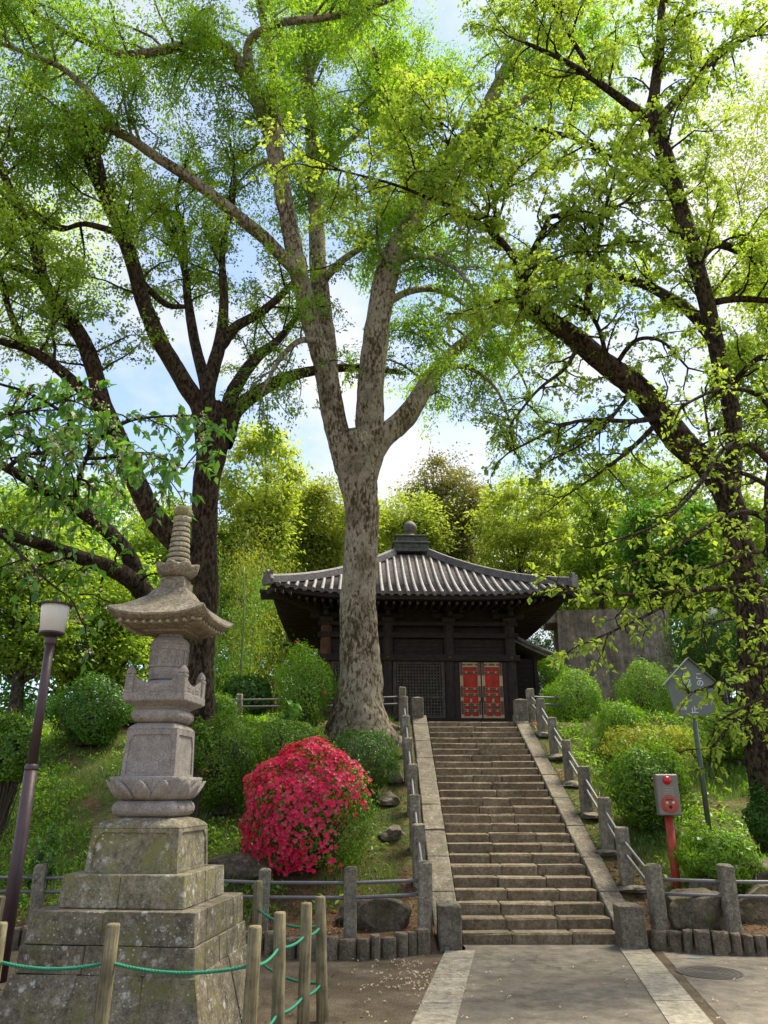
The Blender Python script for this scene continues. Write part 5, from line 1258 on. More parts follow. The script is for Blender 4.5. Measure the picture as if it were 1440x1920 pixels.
# --- tree at the right edge whose low boughs hang before the wall and the notice board
r5 = np.random.default_rng(5); Z = 10.2
ed_l = [
  [(1530, 1500, Z, 56), (1505, 1300, Z, 50), (1478, 1120, Z, 46), (1458, 1000, Z, 42), (1456, 900, Z, 40), (1478, 800, Z, 36), (1500, 650, Z, 32), (1540, 450, Z, 24), (1560, 250, Z, 14)],
  [(1478, 1110, Z, 16), (1400, 1102, Z - .4, 13), (1330, 1104, Z - .8, 11), (1250, 1110, Z - 1.1, 8), (1160, 1115, Z - 1.4, 6), (1070, 1108, Z - 1.7, 4)],
  [(1330, 1104, Z - .8, 7), (1260, 1130, Z - 1.2, 6), (1190, 1165, Z - 1.5, 5), (1100, 1205, Z - 1.9, 3)],
  [(1458, 880, Z, 15), (1400, 830, Z - .5, 11), (1350, 850, Z - .9, 9), (1310, 910, Z - 1.2, 7), (1240, 980, Z - 1.5, 5), (1130, 1020, Z - 1.8, 3)],
  [(1495, 1235, Z, 12), (1400, 1255, Z - .6, 9), (1345, 1283, Z - 1.1, 6), (1290, 1300, Z - 1.5, 4)],
  [(1510, 1335, Z, 12), (1420, 1340, Z - .5, 8), (1380, 1350, Z - .9, 6), (1345, 1390, Z - 1.2, 4)],
  [(1458, 985, Z, 12), (1400, 960, Z - .5, 9), (1330, 985, Z - .9, 7), (1260, 1030, Z - 1.2, 5), (1180, 1060, Z - 1.5, 3)],
  [(1470, 1060, Z, 10), (1420, 1035, Z - .6, 8), (1370, 1050, Z - 1, 6), (1310, 1070, Z - 1.3, 4)],
  [(1490, 1195, Z, 10), (1430, 1180, Z - .6, 8), (1385, 1160, Z - .9, 6), (1320, 1170, Z - 1.2, 4)],
  [(1500, 1290, Z, 10), (1440, 1305, Z - .5, 7), (1395, 1325, Z - .9, 5), (1360, 1345, Z - 1.1, 4)],
  [(1456, 920, Z, 12), (1400, 890, Z + .4, 9), (1340, 880, Z + .7, 7), (1270, 900, Z + 1, 5)],
  [(1470, 800, Z, 12), (1420, 740, Z - .4, 9), (1350, 730, Z - .8, 7), (1280, 760, Z - 1.2, 5)],
]
ed_limbs = [traced(l) for l in ed_l]
g = grow(ed_limbs[1:], r5, .20, .50, .115, .24, 9, .080, .62, up=.02, droop=.15, t0=.12, flat=.3, spread=.015, ldroop=.25, tips=2)
g0 = grow([ed_limbs[0]], r5, .45, 1.0, .15, .32, 7, .095, .62, up=.1, droop=.2, t0=.6, flat=.5, spread=.02)
eb = at(1530, 1500, Z); eb[2] = float(ground_z(eb[0], eb[1])); ed_limbs[0][0][0, 2] = eb[2] - .3
tree('linden_tree', eb, 'tree whose low flat boughs of fresh leaves hang before the notice board', ed_limbs, (g[0] + g0[0], join_np([g[1], g0[1]])), B_LIND, L_LIND, sides=14)

# --- background trees: crown of leaf clumps round real limbs
def bg_tree(name, base, height, crown, label, lmat, seed, nclump=60, per=170, leaf=.16, aspect=.55, cl=.55, lean=(0, 0), trunk_r=.18, group='trees behind the temple', flatten=.6, cat='tree', bmat=B_BG, extra=()):
    """crown: list of ellipsoids (dx, dy, z, rx, ry, rz) relative to the base"""
    rng = np.random.default_rng(seed); b = np.array(base, float); b[2] = float(ground_z(b[0], b[1]))
    nclump = int(nclump * 1.5); per = int(per * .68); C = []
    for ci in range(nclump):
        e = crown[rng.integers(len(crown))]; v = rng.normal(size=3); v /= np.linalg.norm(v); rr = rng.uniform(.35, 1) ** .5
        C.append(np.array(e[:3]) + v * rr * np.array(e[3:6]))
    C = np.array(C)
    limbs = []
    top = np.array([lean[0], lean[1], height * .86]); tr = np.array([[0, 0, -.3], [lean[0] * .15, lean[1] * .15, height * .25], [lean[0] * .5, lean[1] * .5, height * .55], top])
    tP, tR = smooth_path(tr, [trunk_r * 1.15, trunk_r, trunk_r * .6, trunk_r * .15], 5); limbs.append((tP, tR))
    for ci in rng.choice(len(C), min(len(C), 26), replace=False):
        c = C[ci]; zz = np.clip(c[2] - rng.uniform(.8, 2.2), height * .2, height * .8); i = int(np.argmin(abs(tP[:, 2] - zz))); a = tP[i]
        mid = (a + c) / 2 + rng.normal(size=3) * .25 + np.array([0, 0, .15]); limbs.append(smooth_path([a, mid, c], [tR[i] * .5, tR[i] * .3, .012], 4))
    n = nclump * per; ci = np.repeat(np.arange(nclump), per); sc = rng.uniform(.45, 1.45, nclump)[ci] * cl
    off = rng.normal(size=(n, 3)); off *= (sc * .62)[:, None] * np.array([1, 1, flatten])
    pos = C[ci] + off
    D = norm(off * 1.2 + rng.normal(size=(n, 3)) * .45 - np.array([0, 0, .15])); N = norm(np.array([0, 0, .9]) + rng.normal(size=(n, 3)) * .5 + off * .5)
    sz = leaf * rng.uniform(.6, 1.3, n)
    root = empty(name, tuple(b), label=label, cat=cat, group=group)
    V, F = limb_mesh(limbs, rng, 9); put('trunk', quads_mesh('trunk', V, F, bmat, True), None, root)
    V, F = leaf_geo(pos, D, N, sz, sz * aspect); put('crown', quads_mesh('crown', V, F, lmat), None, root)
    return root

def bgx(px, py, Y): return float(at(px, py, Y)[0])
def ell(px0, px1, py0, py1, Y, base_x, base_y, dz=0, ry=None):
    """ellipsoid that spans a stretch of the survey picture at distance Y, relative to a base"""
    a = at((px0 + px1) / 2, (py0 + py1) / 2, Y); m_ = mpp((py0 + py1) / 2, Y); rx = (px1 - px0) / 2 * m_; rz_ = (py1 - py0) / 2 * m_ * 1.03
    bz = float(ground_z(base_x, base_y))
    return (a[0] - base_x, Y - base_y, a[2] - bz, rx, ry or rx * .8, rz_)
def bgt(px, Y, boxes, label, mat, seed, **k):
    bx_ = bgx(px, 1250, Y)
    cr = [ell(*b, Y, bx_, Y) for b in boxes]; top = max(c[2] + c[5] for c in cr)
    return bg_tree(k.pop('name', 'broadleaf_tree'), (bx_, Y, 0), top, cr, label, mat, seed, **k)
bgt(480, 31, [(400, 560, 790, 1000), (400, 540, 950, 1090)], 'fresh yellow-green tree with open crown between the dark tree and the pale trunk', L_BG5, 100, nclump=85, per=150, leaf=.2, name='maple_tree')
bgt(600, 34, [(545, 700, 900, 1040), (530, 640, 980, 1090)], 'rounded olive-green tree showing behind the pale trunk', L_OLIV, 101, nclump=70, per=230, leaf=.17, cl=.7)
bgt(760, 38, [(700, 815, 925, 1010), (740, 820, 960, 1050)], 'dense lime-green rounded tree behind the temple finial', L_BG5, 102, nclump=60, per=240, leaf=.17, cl=.7)
bgt(835, 40, [(755, 920, 845, 1020), (800, 910, 880, 1080)], 'tall bronze-green tree behind the temple roof', L_BG4, 103, nclump=110, per=190, leaf=.17)
bgt(985, 37, [(880, 1090, 890, 1040), (900, 1100, 980, 1090)], 'wide pale lime tree behind the right side of the temple roof', L_BG5, 104, nclump=110, per=150, leaf=.19, name='maple_tree', flatten=.35)
bgt(1140, 33, [(1060, 1260, 860, 1010), (1060, 1230, 980, 1120)], 'airy green tree above the stained concrete wall', L_BG1, 105, nclump=100, per=150, leaf=.18, flatten=.4)
bgt(1240, 29, [(1160, 1340, 930, 1080), (1180, 1330, 1030, 1150)], 'deep green tree behind the far lamp', L_BG3, 106, nclump=100, per=170, leaf=.18, flatten=.45)
bgt(1400, 27, [(1340, 1500, 960, 1180), (1330, 1480, 620, 900)], 'green tree behind the leaning trunk at the picture edge', L_BG1, 107, nclump=110, per=160, leaf=.18)
bgt(300, 30, [(240, 420, 940, 1100), (250, 400, 1080, 1230)], 'fresh green maple behind the dark tree and the pagoda spire', L_BG1, 108, nclump=110, per=160, leaf=.18, name='maple_tree', flatten=.35)
bgt(170, 24, [(60, 300, 1030, 1180), (80, 280, 1140, 1290)], 'low spreading green maple behind the cherry limbs', L_BG1, 109, nclump=120, per=160, leaf=.15, name='maple_tree', flatten=.3)
bgt(40, 22, [(-60, 140, 920, 1120), (-60, 140, 1090, 1260)], 'shaded green tree behind the street lamp', L_BG1, 110, nclump=110, per=170, leaf=.14, flatten=.4)
bgt(120, 38, [(-60, 260, 880, 1100), (0, 300, 1050, 1260), (-90, 260, 1200, 1400)], 'distant green tree filling the view behind the lamp', L_BG3, 111, nclump=150, per=110, leaf=.30, cl=.8)
bgt(330, 42, [(220, 480, 1000, 1240), (160, 460, 1200, 1390)], 'distant dark green tree behind the pagoda', L_BG3, 112, nclump=130, per=110, leaf=.30, cl=.8)
bgt(500, 46, [(400, 640, 1020, 1260), (380, 640, 1200, 1360)], 'distant dark tree behind the bamboo', L_BG3, 113, nclump=130, per=100, leaf=.32, cl=.85)
bgt(690, 52, [(560, 800, 960, 1180)], 'distant green tree behind the left roof slope', L_BG1, 114, nclump=90, per=110, leaf=.32, cl=.85)
bgt(930, 54, [(800, 1060, 920, 1120)], 'distant tree closing the view behind the bronze tree', L_BG1, 115, nclump=90, per=110, leaf=.32, cl=.85)
bgt(1150, 48, [(1030, 1290, 960, 1200), (1040, 1330, 1150, 1330)], 'distant deep green tree behind the concrete wall', L_BG3, 116, nclump=130, per=100, leaf=.32, cl=.85)
bgt(1380, 40, [(1250, 1500, 940, 1250), (1260, 1560, 1180, 1370)], 'distant deep green tree at the right edge behind the hedge', L_BG3, 117, nclump=150, per=110, leaf=.30, cl=.8)
bgt(1070, 44, [(980, 1210, 905, 1080), (1000, 1230, 1050, 1180)], 'distant lime tree between the pale lime tree and the airy green one', L_BG5, 121, nclump=90, per=110, leaf=.30, cl=.8)
bgt(650, 45, [(560, 720, 945, 1080), (640, 760, 950, 1090)], 'distant yellow-green tree behind the rounded olive one', L_BG5, 122, nclump=80, per=110, leaf=.28, cl=.8)
bgt(520, 40, [(430, 590, 880, 1080), (420, 620, 1020, 1200)], 'fresh green tree standing behind the bamboo', L_BG1, 123, nclump=110, per=120, leaf=.26, cl=.8)
bgt(1300, 34, [(1220, 1420, 830, 1060), (1240, 1400, 1000, 1180)], 'fresh green tree between the deep green tree and the leaning trunk', L_BG1, 124, nclump=100, per=120, leaf=.24, cl=.8)
bgt(230, 45, [(90, 330, 900, 1120)], 'distant fresh green tree showing between the dark limbs', L_BG1, 125, nclump=80, per=110, leaf=.28, cl=.8)
# high crowns that fill the upper left and upper right behind the big limbs
bgt(-150, 26, [(-140, 250, 120, 430), (-100, 200, 380, 640)], 'tall pale green tree whose crown fills the upper left sky', L_DARK, 118, nclump=80, per=150, leaf=.13, cl=.9, trunk_r=.12)
bgt(1560, 25, [(1280, 1560, 150, 420), (1330, 1600, 380, 640)], 'tall pale green tree whose crown fills the sky beyond the straight right trunk', L_BG5, 119, nclump=90, per=170, leaf=.15, cl=.9, trunk_r=.1)

# --- bamboo left of the temple
for i, (px, Y, top, ln) in enumerate([(425, 28, 990, .2), (448, 24, 1060, -.1), (475, 30, 1000, .3), (500, 31, 1030, .1), (400, 29, 1010, -.2), (540, 33, 1040, .2), (462, 27, 1040, .2)]):
    rng = np.random.default_rng(200 + i); bx_ = bgx(px, 1330, Y); bz = float(ground_z(bx_, Y)); zt = float(at(px, top, Y)[2]); h = zt - bz
    root = empty('bamboo', (bx_, Y, bz), label=('slender bamboo with feathery yellow leaves left of the temple', 'slender bamboo with deep green leaves left of the temple', 'slender bamboo with fresh green leaves left of the temple')[i % 3], cat='bamboo', group='bamboo left of the temple')
    P = [(0, 0, -.2), (ln * .2, 0, h * .4), (ln * .6, .1, h * .75), (ln * 1.6, .2, h)]
    mb = MB(); pp, rr = smooth_path(P, [.045, .042, .03, .012], 6); mb.tube(pp, list(rr), 8); culm = mb.build('culm', BAMB, root, smooth=True)
    n = 3000; t = rng.uniform(.28, 1, n); c = np.stack([np.interp(t * h, pp[:, 2], pp[:, k]) for k in range(3)], 1)
    k = rng.integers(0, 34, n); cen = rng.normal(size=(34, 3)) * np.array([.55, .55, .0]); tk = rng.uniform(.25, 1, 34)
    cz = tk[k] * h; c = np.stack([np.interp(cz, pp[:, 2], pp[:, j]) for j in range(3)], 1) + cen[k] + rng.normal(size=(n, 3)) * np.array([.3, .3, .28])
    D = norm(rng.normal(size=(n, 3)) * .5 - np.array([0, 0, .7])); V, F = leaf_geo(c, D, rnd_dirs(n, rng), rng.uniform(.12, .22, n), rng.uniform(.02, .035, n))
    put('foliage', quads_mesh('foliage', V, F, (L_BG2, L_BG3, L_BG1)[i % 3]), None, root)

# ------------------------------------------------------------------ shrubs
def shrub(name, c, r, label, lmat, seed, n=9000, leaf=.035, aspect=.5, lump=.10, stems=7, shell=.12, flowers=None, cat='shrub', group=None, flat_top=0.0, loose=0.0):
    """clipped shrub: leaf shell over an uneven dome, bare stems below; c = centre, r = radii"""
    rng = np.random.default_rng(seed); gzc = float(ground_z(c[0], c[1])); base = np.array([c[0], c[1], gzc])
    root = empty(name, tuple(base), label=label, cat=cat, group=group)
    ctr = np.array(c) - base
    v = rnd_dirs(n, rng); off = rng.uniform(0, 20, 3)
    def surf(v):
        l = 1 + (lump * 1.5 + .03) * (np.sin(3.1 * v[:, 0] + off[0]) * np.sin(2.7 * v[:, 1] + off[1]) + .6 * np.sin(5.3 * v[:, 2] + 4.1 * v[:, 0] + off[2]) + .35 * np.sin(9 * v[:, 1] + 7 * v[:, 2]))
        l = l + .03 * np.sin(13 * v[:, 0] + off[1]) * np.sin(12 * v[:, 2] + off[0]) + .025 * np.sin(21 * v[:, 0] + 9 * v[:, 1] + off[2]) * np.sin(19 * v[:, 2] - 7 * v[:, 1] + off[1])
        return l
    leaf *= 1.18; dep = 1 - shell * rng.exponential(1.0, n); dep = np.clip(dep, .35, 1.0) + rng.normal(size=n) * loose
    if loose: dep += (rng.random(n) < .12) * rng.uniform(0, .12, n)
    s = surf(v)[:, None] * v
    if flat_top: s[:, 2] = np.where(s[:, 2] > 0, s[:, 2] * (1 - flat_top * s[:, 2]), s[:, 2])
    pos = ctr + s * dep[:, None] * np.array(r)
    hol = np.sin(6.3 * v[:, 0] + off[2] * 2) * np.sin(5.7 * v[:, 2] + off[0]) + np.sin(11 * v[:, 1] + 8 * v[:, 0] + off[1]) * .6 + np.sin(17 * v[:, 2] + 13 * v[:, 0]) * .4
    keep = (pos[:, 2] > .03) & ((hol > -.75) | (rng.random(n) < .35)); pos, v = pos[keep], v[keep]
    ns = 70; sv = rnd_dirs(ns, rng); sv[:, 2] = np.abs(sv[:, 2]); sp_ = ctr + (surf(sv)[:, None] * sv) * np.array(r); ke = rng.integers(6, 12)
    if flat_top == 0:                                # young shoots that stand out of the clipped face
        q = np.repeat(sp_, ke, 0) + np.repeat(norm(sv + np.array([0, 0, .7])), ke, 0) * rng.uniform(-.02, .11, ns * ke)[:, None] * min(1.0, r[0] * 1.4) + rng.normal(size=(ns * ke, 3)) * .012
        pos = np.concatenate([pos, q]); v = np.concatenate([v, np.repeat(sv, ke, 0)])
    m_ = len(pos)
    T_ = rng.normal(size=(m_, 3)); T_ -= v * (T_ * v).sum(1, keepdims=True); D = norm(norm(T_) + v * rng.uniform(.05, .7, m_)[:, None] + np.array([0, 0, .2])); N = norm(v + rng.normal(size=(m_, 3)) * .4 + np.array([0, 0, .2]))
    sz = leaf * rng.uniform(.6, 1.3, m_); V, F = leaf_geo(pos, D, N, sz, sz * aspect)
    put('foliage', quads_mesh('foliage', V, F, lmat), None, root)
    # dark inner mass of twigs so that the dome is not hollow
    n2 = 320; v2 = rnd_dirs(n2, rng); e = ctr + v2 * np.array(r) * rng.uniform(.6, .92, n2)[:, None]; st = np.array([0, 0, .02]) + rng.normal(size=(n2, 3)) * np.array([.12, .12, 0]) * r[0]
    e[:, 2] = np.maximum(e[:, 2], .05); midp = (st * .45 + e * .55) + rng.normal(size=e.shape) * .03; midp[:, 2] = np.maximum(midp[:, 2], .03)
    TP = np.stack([st, midp, e], 1); R = np.tile(np.array([.009, .005, .002]), (n2, 1)); big = rng.choice(n2, stems, replace=False); R[big] = [.02, .014, .005]
    V, F = tubes_np(TP, R, 3); put('stems', quads_mesh('stems', V, F, STEMG, True), None, root)
    if flowers:
        fn, fmat, fs, mask = flowers
        v = rnd_dirs(fn * 5, rng); v = v[mask(v, rng)][:fn]; k = len(v)
        s = surf(v)[:, None] * v
        if flat_top: s[:, 2] = np.where(s[:, 2] > 0, s[:, 2] * (1 - flat_top * s[:, 2]), s[:, 2])
        p = ctr + s * np.array(r) * (1.0 + rng.uniform(-.03, .035, k))[:, None]
        ax = norm(v + rng.normal(size=(k, 3)) * .35 + np.array([0, -.2, .1])); u = norm(np.cross(ax, rng.normal(size=(k, 3)))); w = np.cross(ax, u); parts = []
        for q in range(5):
            a = q * 2 * np.pi / 5; d = norm((np.cos(a) * u + np.sin(a) * w) * 1 + ax * .45); sz = fs * (np.random.default_rng(seed + 5).uniform(.62, 1.3, k))
            parts.append(leaf_geo(p, d, ax, sz, sz * .85, .15, .15))
        if k <= 20:
            for q in range(k):
                V, F = join_np([(pv.reshape(-1, 4, 3)[q], np.array([[0, 1, 2, 3]])) for pv, pf in parts]); put('flower', quads_mesh('flower', V, F, fmat), None, root)
        else:
            V, F = join_np(parts); put('flowers', quads_mesh('flowers', V, F, fmat), None, root)['kind'] = 'stuff'
    return root
def shr(px, py0, py1, hw, Y, label, lmat, seed, **k):
    c = at(px, (py0 + py1) / 2, Y); m_ = mpp((py0 + py1) / 2, Y); rx = hw * m_; rz_ = (py1 - py0) / 2 * m_ * 1.02
    return shrub(k.pop('name', 'clipped_shrub'), c, (rx, k.pop('ry', rx * .9), rz_), label, lmat, seed, **k)
az_mask = lambda v, rng: (v[:, 0] * .9 + rng.normal(size=len(v)) * .15 < .36 + .45 * v[:, 2] + .08 * np.sin(6 * v[:, 2])) & (np.sin(9 * v[:, 0] + 5 * v[:, 2]) + np.sin(7 * v[:, 2] - 6 * v[:, 1]) + rng.normal(size=len(v)) * .8 > -1.25) & (v[:, 2] > -.75)
az = shr(580, 1408, 1655, 123, 12.3, 'big round azalea covered in crimson pink flowers, green on its right side', L_SHR, 300, n=15000, leaf=.042, name='azalea', lump=.035, flowers=(3900, FLOWER, .039, az_mask), cat='azalea', loose=.02)
shr(685, 1370, 1482, 62, 14.2, 'neatly clipped dark green dome shrub between the azalea and the tree roots', L_SHD, 301, n=13000, leaf=.03, lump=.03, shell=.07)
shr(530, 1352, 1450, 78, 14.6, 'broad low clipped shrub right behind the crimson azalea', L_SHR, 302, n=13000, leaf=.032, lump=.05, shell=.08)
shr(420, 1345, 1520, 66, 13.8, 'tall clipped shrub between the pagoda and the azalea', L_SHR, 303, n=14000, leaf=.035, lump=.1, shell=.1)
few = lambda v, rng: (rng.random(len(v)) < .2) & (v[:, 1] < .2)
shr(572, 1222, 1365, 58, 16.6, 'bright green rounded shrub with a few red flowers against the big trunk', L_SHR2, 304, n=12000, leaf=.042, lump=.09, flowers=(14, FLOWER, .05, few))
shr(397, 1308, 1372, 40, 16.0, 'small rounded shrub on the terrace edge behind the pagoda', L_SHR2, 305, n=7000, leaf=.04)
shr(370, 1360, 1450, 26, 13.4, 'small azalea with scattered red flowers beside the pagoda body', L_SHR, 306, n=3500, leaf=.045, flowers=(16, FLOWER, .05, few), name='azalea', cat='azalea')
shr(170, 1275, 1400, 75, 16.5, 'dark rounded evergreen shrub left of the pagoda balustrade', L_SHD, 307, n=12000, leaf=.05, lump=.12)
shr(15, 1350, 1480, 48, 13.0, 'bushy green shrub behind the lamp pole', L_SHR, 308, n=8000, leaf=.05)
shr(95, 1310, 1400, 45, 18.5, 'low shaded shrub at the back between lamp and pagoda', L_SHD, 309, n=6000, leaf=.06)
shr(255, 1320, 1400, 40, 17.5, 'small green shrub behind the inscribed pagoda body', L_SHR, 310, n=6000, leaf=.05)
shr(1073, 1265, 1378, 57, 18.9, 'large clipped round shrub at the top of the stairs by the concrete wall', L_SHR2, 311, n=13000, leaf=.042, lump=.05, shell=.08)
shr(1168, 1318, 1412, 48, 16.4, 'small clipped ball shrub below the larger ones on the right bank', L_SHR2, 312, n=9000, leaf=.04, lump=.06)
shr(1213, 1243, 1368, 58, 19.2, 'upright clipped shrub in front of the concrete wall beside the notice board', L_SHR2, 313, n=12000, leaf=.042, lump=.07)
shr(1215, 1400, 1545, 74, 13.2, 'feathery nandina bush behind the fire alarm', L_SHR, 314, n=9000, leaf=.07, aspect=.28, lump=.12, shell=.25, name='nandina', cat='shrub', loose=.04, stems=30)
shr(1215, 1368, 1425, 95, 15.2, 'low loose yellowish shrub on the bank above the nandina', L_BG2, 315, n=7000, leaf=.05, lump=.2, loose=.06, shell=.3, name='loose_shrub')
wmask = lambda v, rng: (rng.random(len(v)) < .5) & (v[:, 1] < .1)
shr(1345, 1562, 1662, 66, 11.5, 'light green azalea with a few white flowers behind the low fence', L_SHR2, 316, n=7000, leaf=.05, aspect=.4, flowers=(11, WFLOWER, .045, wmask), name='azalea', cat='azalea', loose=.05)
shr(1435, 1490, 1592, 36, 12.6, 'dark clipped shrub beside the mossy boulder', L_SHD, 317, n=7000, leaf=.035)
shr(1375, 1318, 1425, 62, 15.5, 'dark green rounded shrub right of the sign pole', L_SHR, 318, n=9000, leaf=.045)
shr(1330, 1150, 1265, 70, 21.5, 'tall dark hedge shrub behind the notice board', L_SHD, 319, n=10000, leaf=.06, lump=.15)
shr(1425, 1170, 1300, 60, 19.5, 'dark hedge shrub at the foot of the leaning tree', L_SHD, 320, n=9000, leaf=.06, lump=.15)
shr(1280, 1300, 1380, 40, 20.5, 'small green shrub between the concrete wall and the notice board', L_SHR, 321, n=5000, leaf=.05)
shr(1035, 1235, 1300, 22, 22.3, 'little bright shrub in the gap between gallery and concrete wall', L_SHR2, 322, n=3500, leaf=.05)
shr(1032, 1170, 1310, 60, 29, 'tall dark shrub closing the gap behind gallery and concrete wall', L_SHD, 324, n=6000, leaf=.09, lump=.15)
shr(460, 1270, 1345, 50, 21, 'low dark shrub under the bamboo behind the terrace fence', L_SHD, 323, n=6000, leaf=.07)

def big_leaf_plant(name, px, py0, py1, hw, Y, label, lmat, seed, n=90, leaf=.2, aspect=.45, stems=9, cat='plant'):
    rng = np.random.default_rng(seed); b = at(px, py1, Y); b[2] = float(ground_z(b[0], b[1])); h = float(at(px, py0, Y)[2]) - b[2]; w = hw * mpp(py1, Y)
    root = empty(name, tuple(b), label=label, cat=cat)
    S = []
    for k in range(stems):
        a = rng.uniform(0, 6.28); e = np.array([math.cos(a) * w * .6, math.sin(a) * w * .6, h * rng.uniform(.6, .95)]); S.append([np.array([e[0] * .2, e[1] * .2, -.03]), e * np.array([.55, .55, .55]), e])
    S = np.array(S); V, F = tubes_np(S, np.tile([.011, .008, .004], (stems, 1)), 5); put('stems', quads_mesh('stems', V, F, SIGNP, True), None, root)
    for k in range(n):
        s = S[rng.integers(stems)]; t = rng.uniform(.45, 1.02); p = (s[0] * (1 - t) + s[2] * t)
        d = norm(np.array([*(rng.normal(size=2)), rng.uniform(-.3, .6)])); L = leaf * rng.uniform(.65, 1.2); side = norm(np.cross(d, [0, 0, 1.0])); up_ = np.cross(side, d)
        V = []; nu = 5
        for i in range(nu + 1):
            tt = i / nu; c = p + d * L * tt + up_ * L * (.22 * math.sin(tt * 2.2) - .45 * tt * tt); ww = L * aspect * .5 * math.sin(math.pi * (tt * .92 + .04)) ** .8
            V += [c - side * ww + up_ * ww * .35, c, c + side * ww + up_ * ww * .35]
        F = []
        for i in range(nu): F += [(3 * i, 3 * i + 1, 3 * i + 4, 3 * i + 3), (3 * i + 1, 3 * i + 2, 3 * i + 5, 3 * i + 4)]
        put('leaf', quads_mesh('leaf', np.array(V), np.array(F), lmat, True), None, root)
    return root
big_leaf_plant('broadleaf_plant', 75, 1500, 1645, 42, 10.9, 'glossy broad-leaved plant with bare stems on the bank right of the lamp pole', L_SHD, 400, n=85, leaf=.17)
big_leaf_plant('hosta', 530, 1318, 1362, 44, 15.6, 'pale green broad-leaved hosta clump above the low clipped shrub', L_HOST, 401, n=110, leaf=.24, aspect=.5, stems=14)

# ------------------------------------------------------------------ grass, weeds, leaf litter, petals
def scatter_grass():
    rng = np.random.default_rng(500); n = 235000
    x = rng.uniform(-9, 9.5, n); y = rng.uniform(10.7, 19.5, n) ; 
    m = (np.sin(1.3 * x + .7 * y) + np.sin(2.1 * y - 1.1 * x + 2) + np.sin(3.7 * x + 2.9 * y) * .6 + rng.normal(size=n) * .55)
    keep = (m > -.1) & ((x < .2) | (x > 3.65)) & ~((x > -1.6) & (x < .4) & (m < 1.0))
    keep &= ~((y < 11.4) & (rng.random(n) < .85))
    x, y = x[keep], y[keep]; n = len(x); z = ground_z(x, y)
    h = rng.uniform(.05, .17, n) * (1 + .8 * (rng.random(n) < .15)) * (.75 + .5 * (np.sin(2.2 * x) * np.sin(1.7 * y + 1) > 0)); wd = rng.uniform(.005, .012, n)
    D = norm(np.stack([rng.normal(size=n) * .45, rng.normal(size=n) * .45, np.ones(n)], 1)); V, F = leaf_geo(np.stack([x, y, z - .01], 1), D, rnd_dirs(n, rng), h, wd, 0, rng.uniform(.1, .4))
    return V, F
V, F = scatter_grass(); tag(put('grass', quads_mesh('grass', V, F, L_GRASS), None), 'rough grass covering the banks on both sides of the stairs', 'grass', kind='stuff')
def scatter_weeds():
    rng = np.random.default_rng(501); nc = 4200
    x = rng.uniform(-8, 9, nc); y = rng.uniform(11.2, 18.5, nc); k = ((x < -.0) | (x > 3.75)) & (np.sin(2.3 * x + 1.1 * y) + rng.normal(size=nc) * .6 > -.1) & ~((x > -1.4) & (x < 0.3) & (rng.random(nc) < .7)); x, y = x[k], y[k]
    parts = []
    for a, b in zip(x, y):
        m = rng.integers(8, 20); p = np.stack([a + rng.normal(size=m) * .08, b + rng.normal(size=m) * .08, np.zeros(m)], 1); p[:, 2] = ground_z(p[:, 0], p[:, 1]) + rng.uniform(.02, .14, m)
        sz = rng.uniform(.05, .11, m); parts.append(leaf_geo(p, norm(rng.normal(size=(m, 3)) + np.array([0, 0, .2])), norm(rng.normal(size=(m, 3)) * .4 + np.array([0, -.2, 1])), sz, sz * rng.uniform(.3, .5, m)))
    return join_np(parts)
V, F = scatter_weeds(); tag(put('weeds', quads_mesh('weeds', V, F, L_SHR2), None), 'low leafy weeds and ferns growing through the grass banks', 'weeds', kind='stuff')
def scatter_flat(n, fx, fy, size, seed, lift=.008):
    rng = np.random.default_rng(seed); x = rng.uniform(*fx, n); y = rng.uniform(*fy, n); return x, y, rng
parts = []
for fx, fy, n in (((3.22, 3.95), (10.9, 18), 2600), ((-1.5, .62), (10.05, 16.5), 3200), ((3.3, 6), (10.3, 11.3), 500), ((-5, .6), (4, 9.9), 350)):
    x, y, rng = scatter_flat(n, fx, fy, .04, int(n)); z = ground_z(x, y); k = ~((x > .62) & (x < 3.24)); p = np.stack([x, y, z + rng.uniform(.004, .014, n)], 1)[k]; m_ = len(p)
    s = rng.uniform(.02, .055, m_); D = rng.normal(size=(m_, 3)); D[:, 2] *= .25; parts.append(leaf_geo(p, D, norm(rng.normal(size=(m_, 3)) * .3 + np.array([0, 0, 1])), s, s * .5))
rng = np.random.default_rng(91)
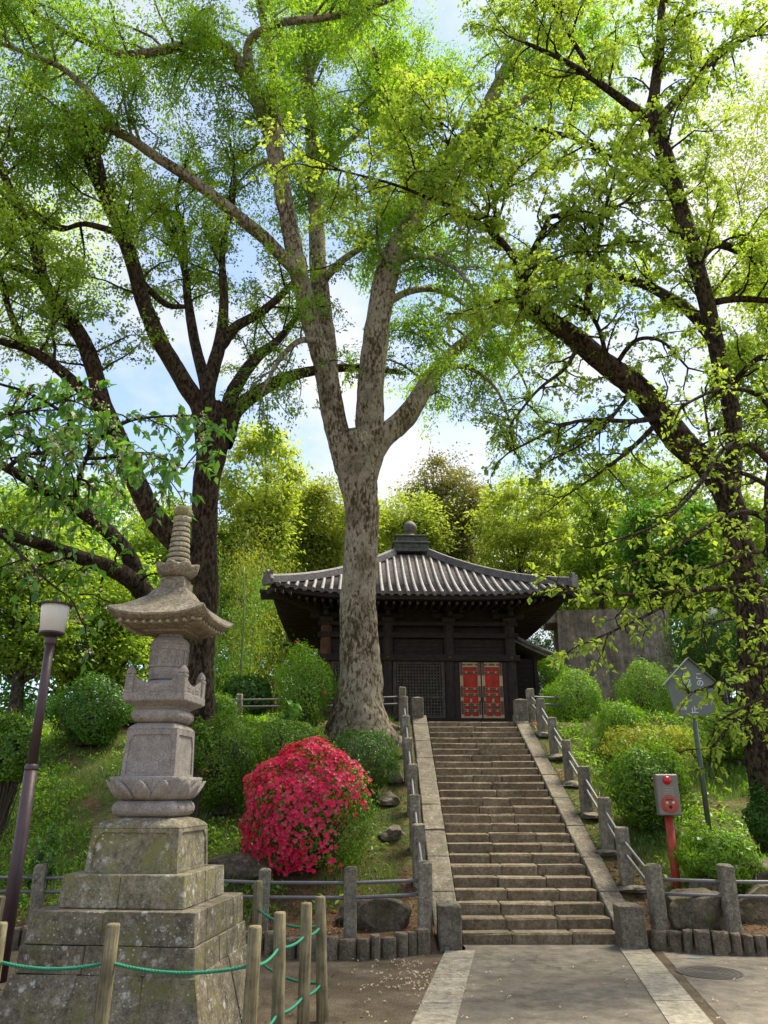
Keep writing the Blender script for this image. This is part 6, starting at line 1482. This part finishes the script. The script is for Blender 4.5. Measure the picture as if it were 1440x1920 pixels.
for n_ in range(ST_N):                                   # debris caught in the corners of the treads
    q = 16; side = rng.random(q) < .5; xs_ = np.where(side, ST_X0 + rng.exponential(.10, q), ST_X1 - rng.exponential(.12, q)); xs_[:4] = rng.uniform(ST_X0, ST_X1, 4); xs_ = np.clip(xs_, ST_X0 + .02, ST_X1 - .02)
    pp_ = np.stack([xs_, ST_Y0 + n_ * TREAD + TREAD - .02 - rng.exponential(.04, q).clip(0, .2), np.full(q, (n_ + 1) * RISE + .010)], 1); s = rng.uniform(.015, .04, q); D = rng.normal(size=(q, 3)); D[:, 2] *= .2
    parts.append(leaf_geo(pp_, D, norm(rng.normal(size=(q, 3)) * .3 + np.array([0, 0, 1])), s, s * .5))
V, F = join_np(parts); tag(put('leaf_litter', quads_mesh('leaf_litter', V, F, L_LIT), None), 'brown dead leaves lying on the bare soil', 'leaf litter', kind='stuff')
rng = np.random.default_rng(77); n = 260
x = np.concatenate([rng.normal(.35, .30, 170), rng.uniform(-1.2, 4.5, 60)]); y = np.concatenate([rng.normal(8.9, .6, 170), rng.uniform(6, 10.3, 60)]); k = (y < 9.85); x, y = x[k], y[k]; n = len(x)
p = np.repeat(np.stack([x, y, np.full(n, .022)], 1), 3, 0) + rng.normal(size=(n * 3, 3)) * np.array([.012, .012, .003]); s = rng.uniform(.014, .03, n * 3)
V, F = leaf_geo(p, np.stack([rng.normal(size=n * 3), rng.normal(size=n * 3), rng.normal(size=n * 3) * .3], 1), norm(rng.normal(size=(n * 3, 3)) * .4 + np.array([0, 0, 1])), s, s * .8)
tag(put('fallen_petals', quads_mesh('fallen_petals', V, F, PALEFL), None), 'pale pink petals scattered on the ground before the stairs', 'petals', kind='stuff')

# crimson petals dropped under the azalea
rng = np.random.default_rng(78); n = 240; x = rng.normal(-1.15, .75, n); y = rng.normal(11.6, .55, n); k = (y > 10.3) & (x < .4); x, y = x[k], y[k]; n = len(x)
s = rng.uniform(.02, .04, n); V, F = leaf_geo(np.stack([x, y, ground_z(x, y) + .012], 1), np.stack([rng.normal(size=n), rng.normal(size=n), rng.normal(size=n) * .2], 1), norm(rng.normal(size=(n, 3)) * .3 + np.array([0, 0, 1])), s, s * .8)
tag(put('dropped_petals', quads_mesh('dropped_petals', V, F, FLOWER), None), 'crimson petals dropped on the soil under the azalea', 'petals', kind='stuff')
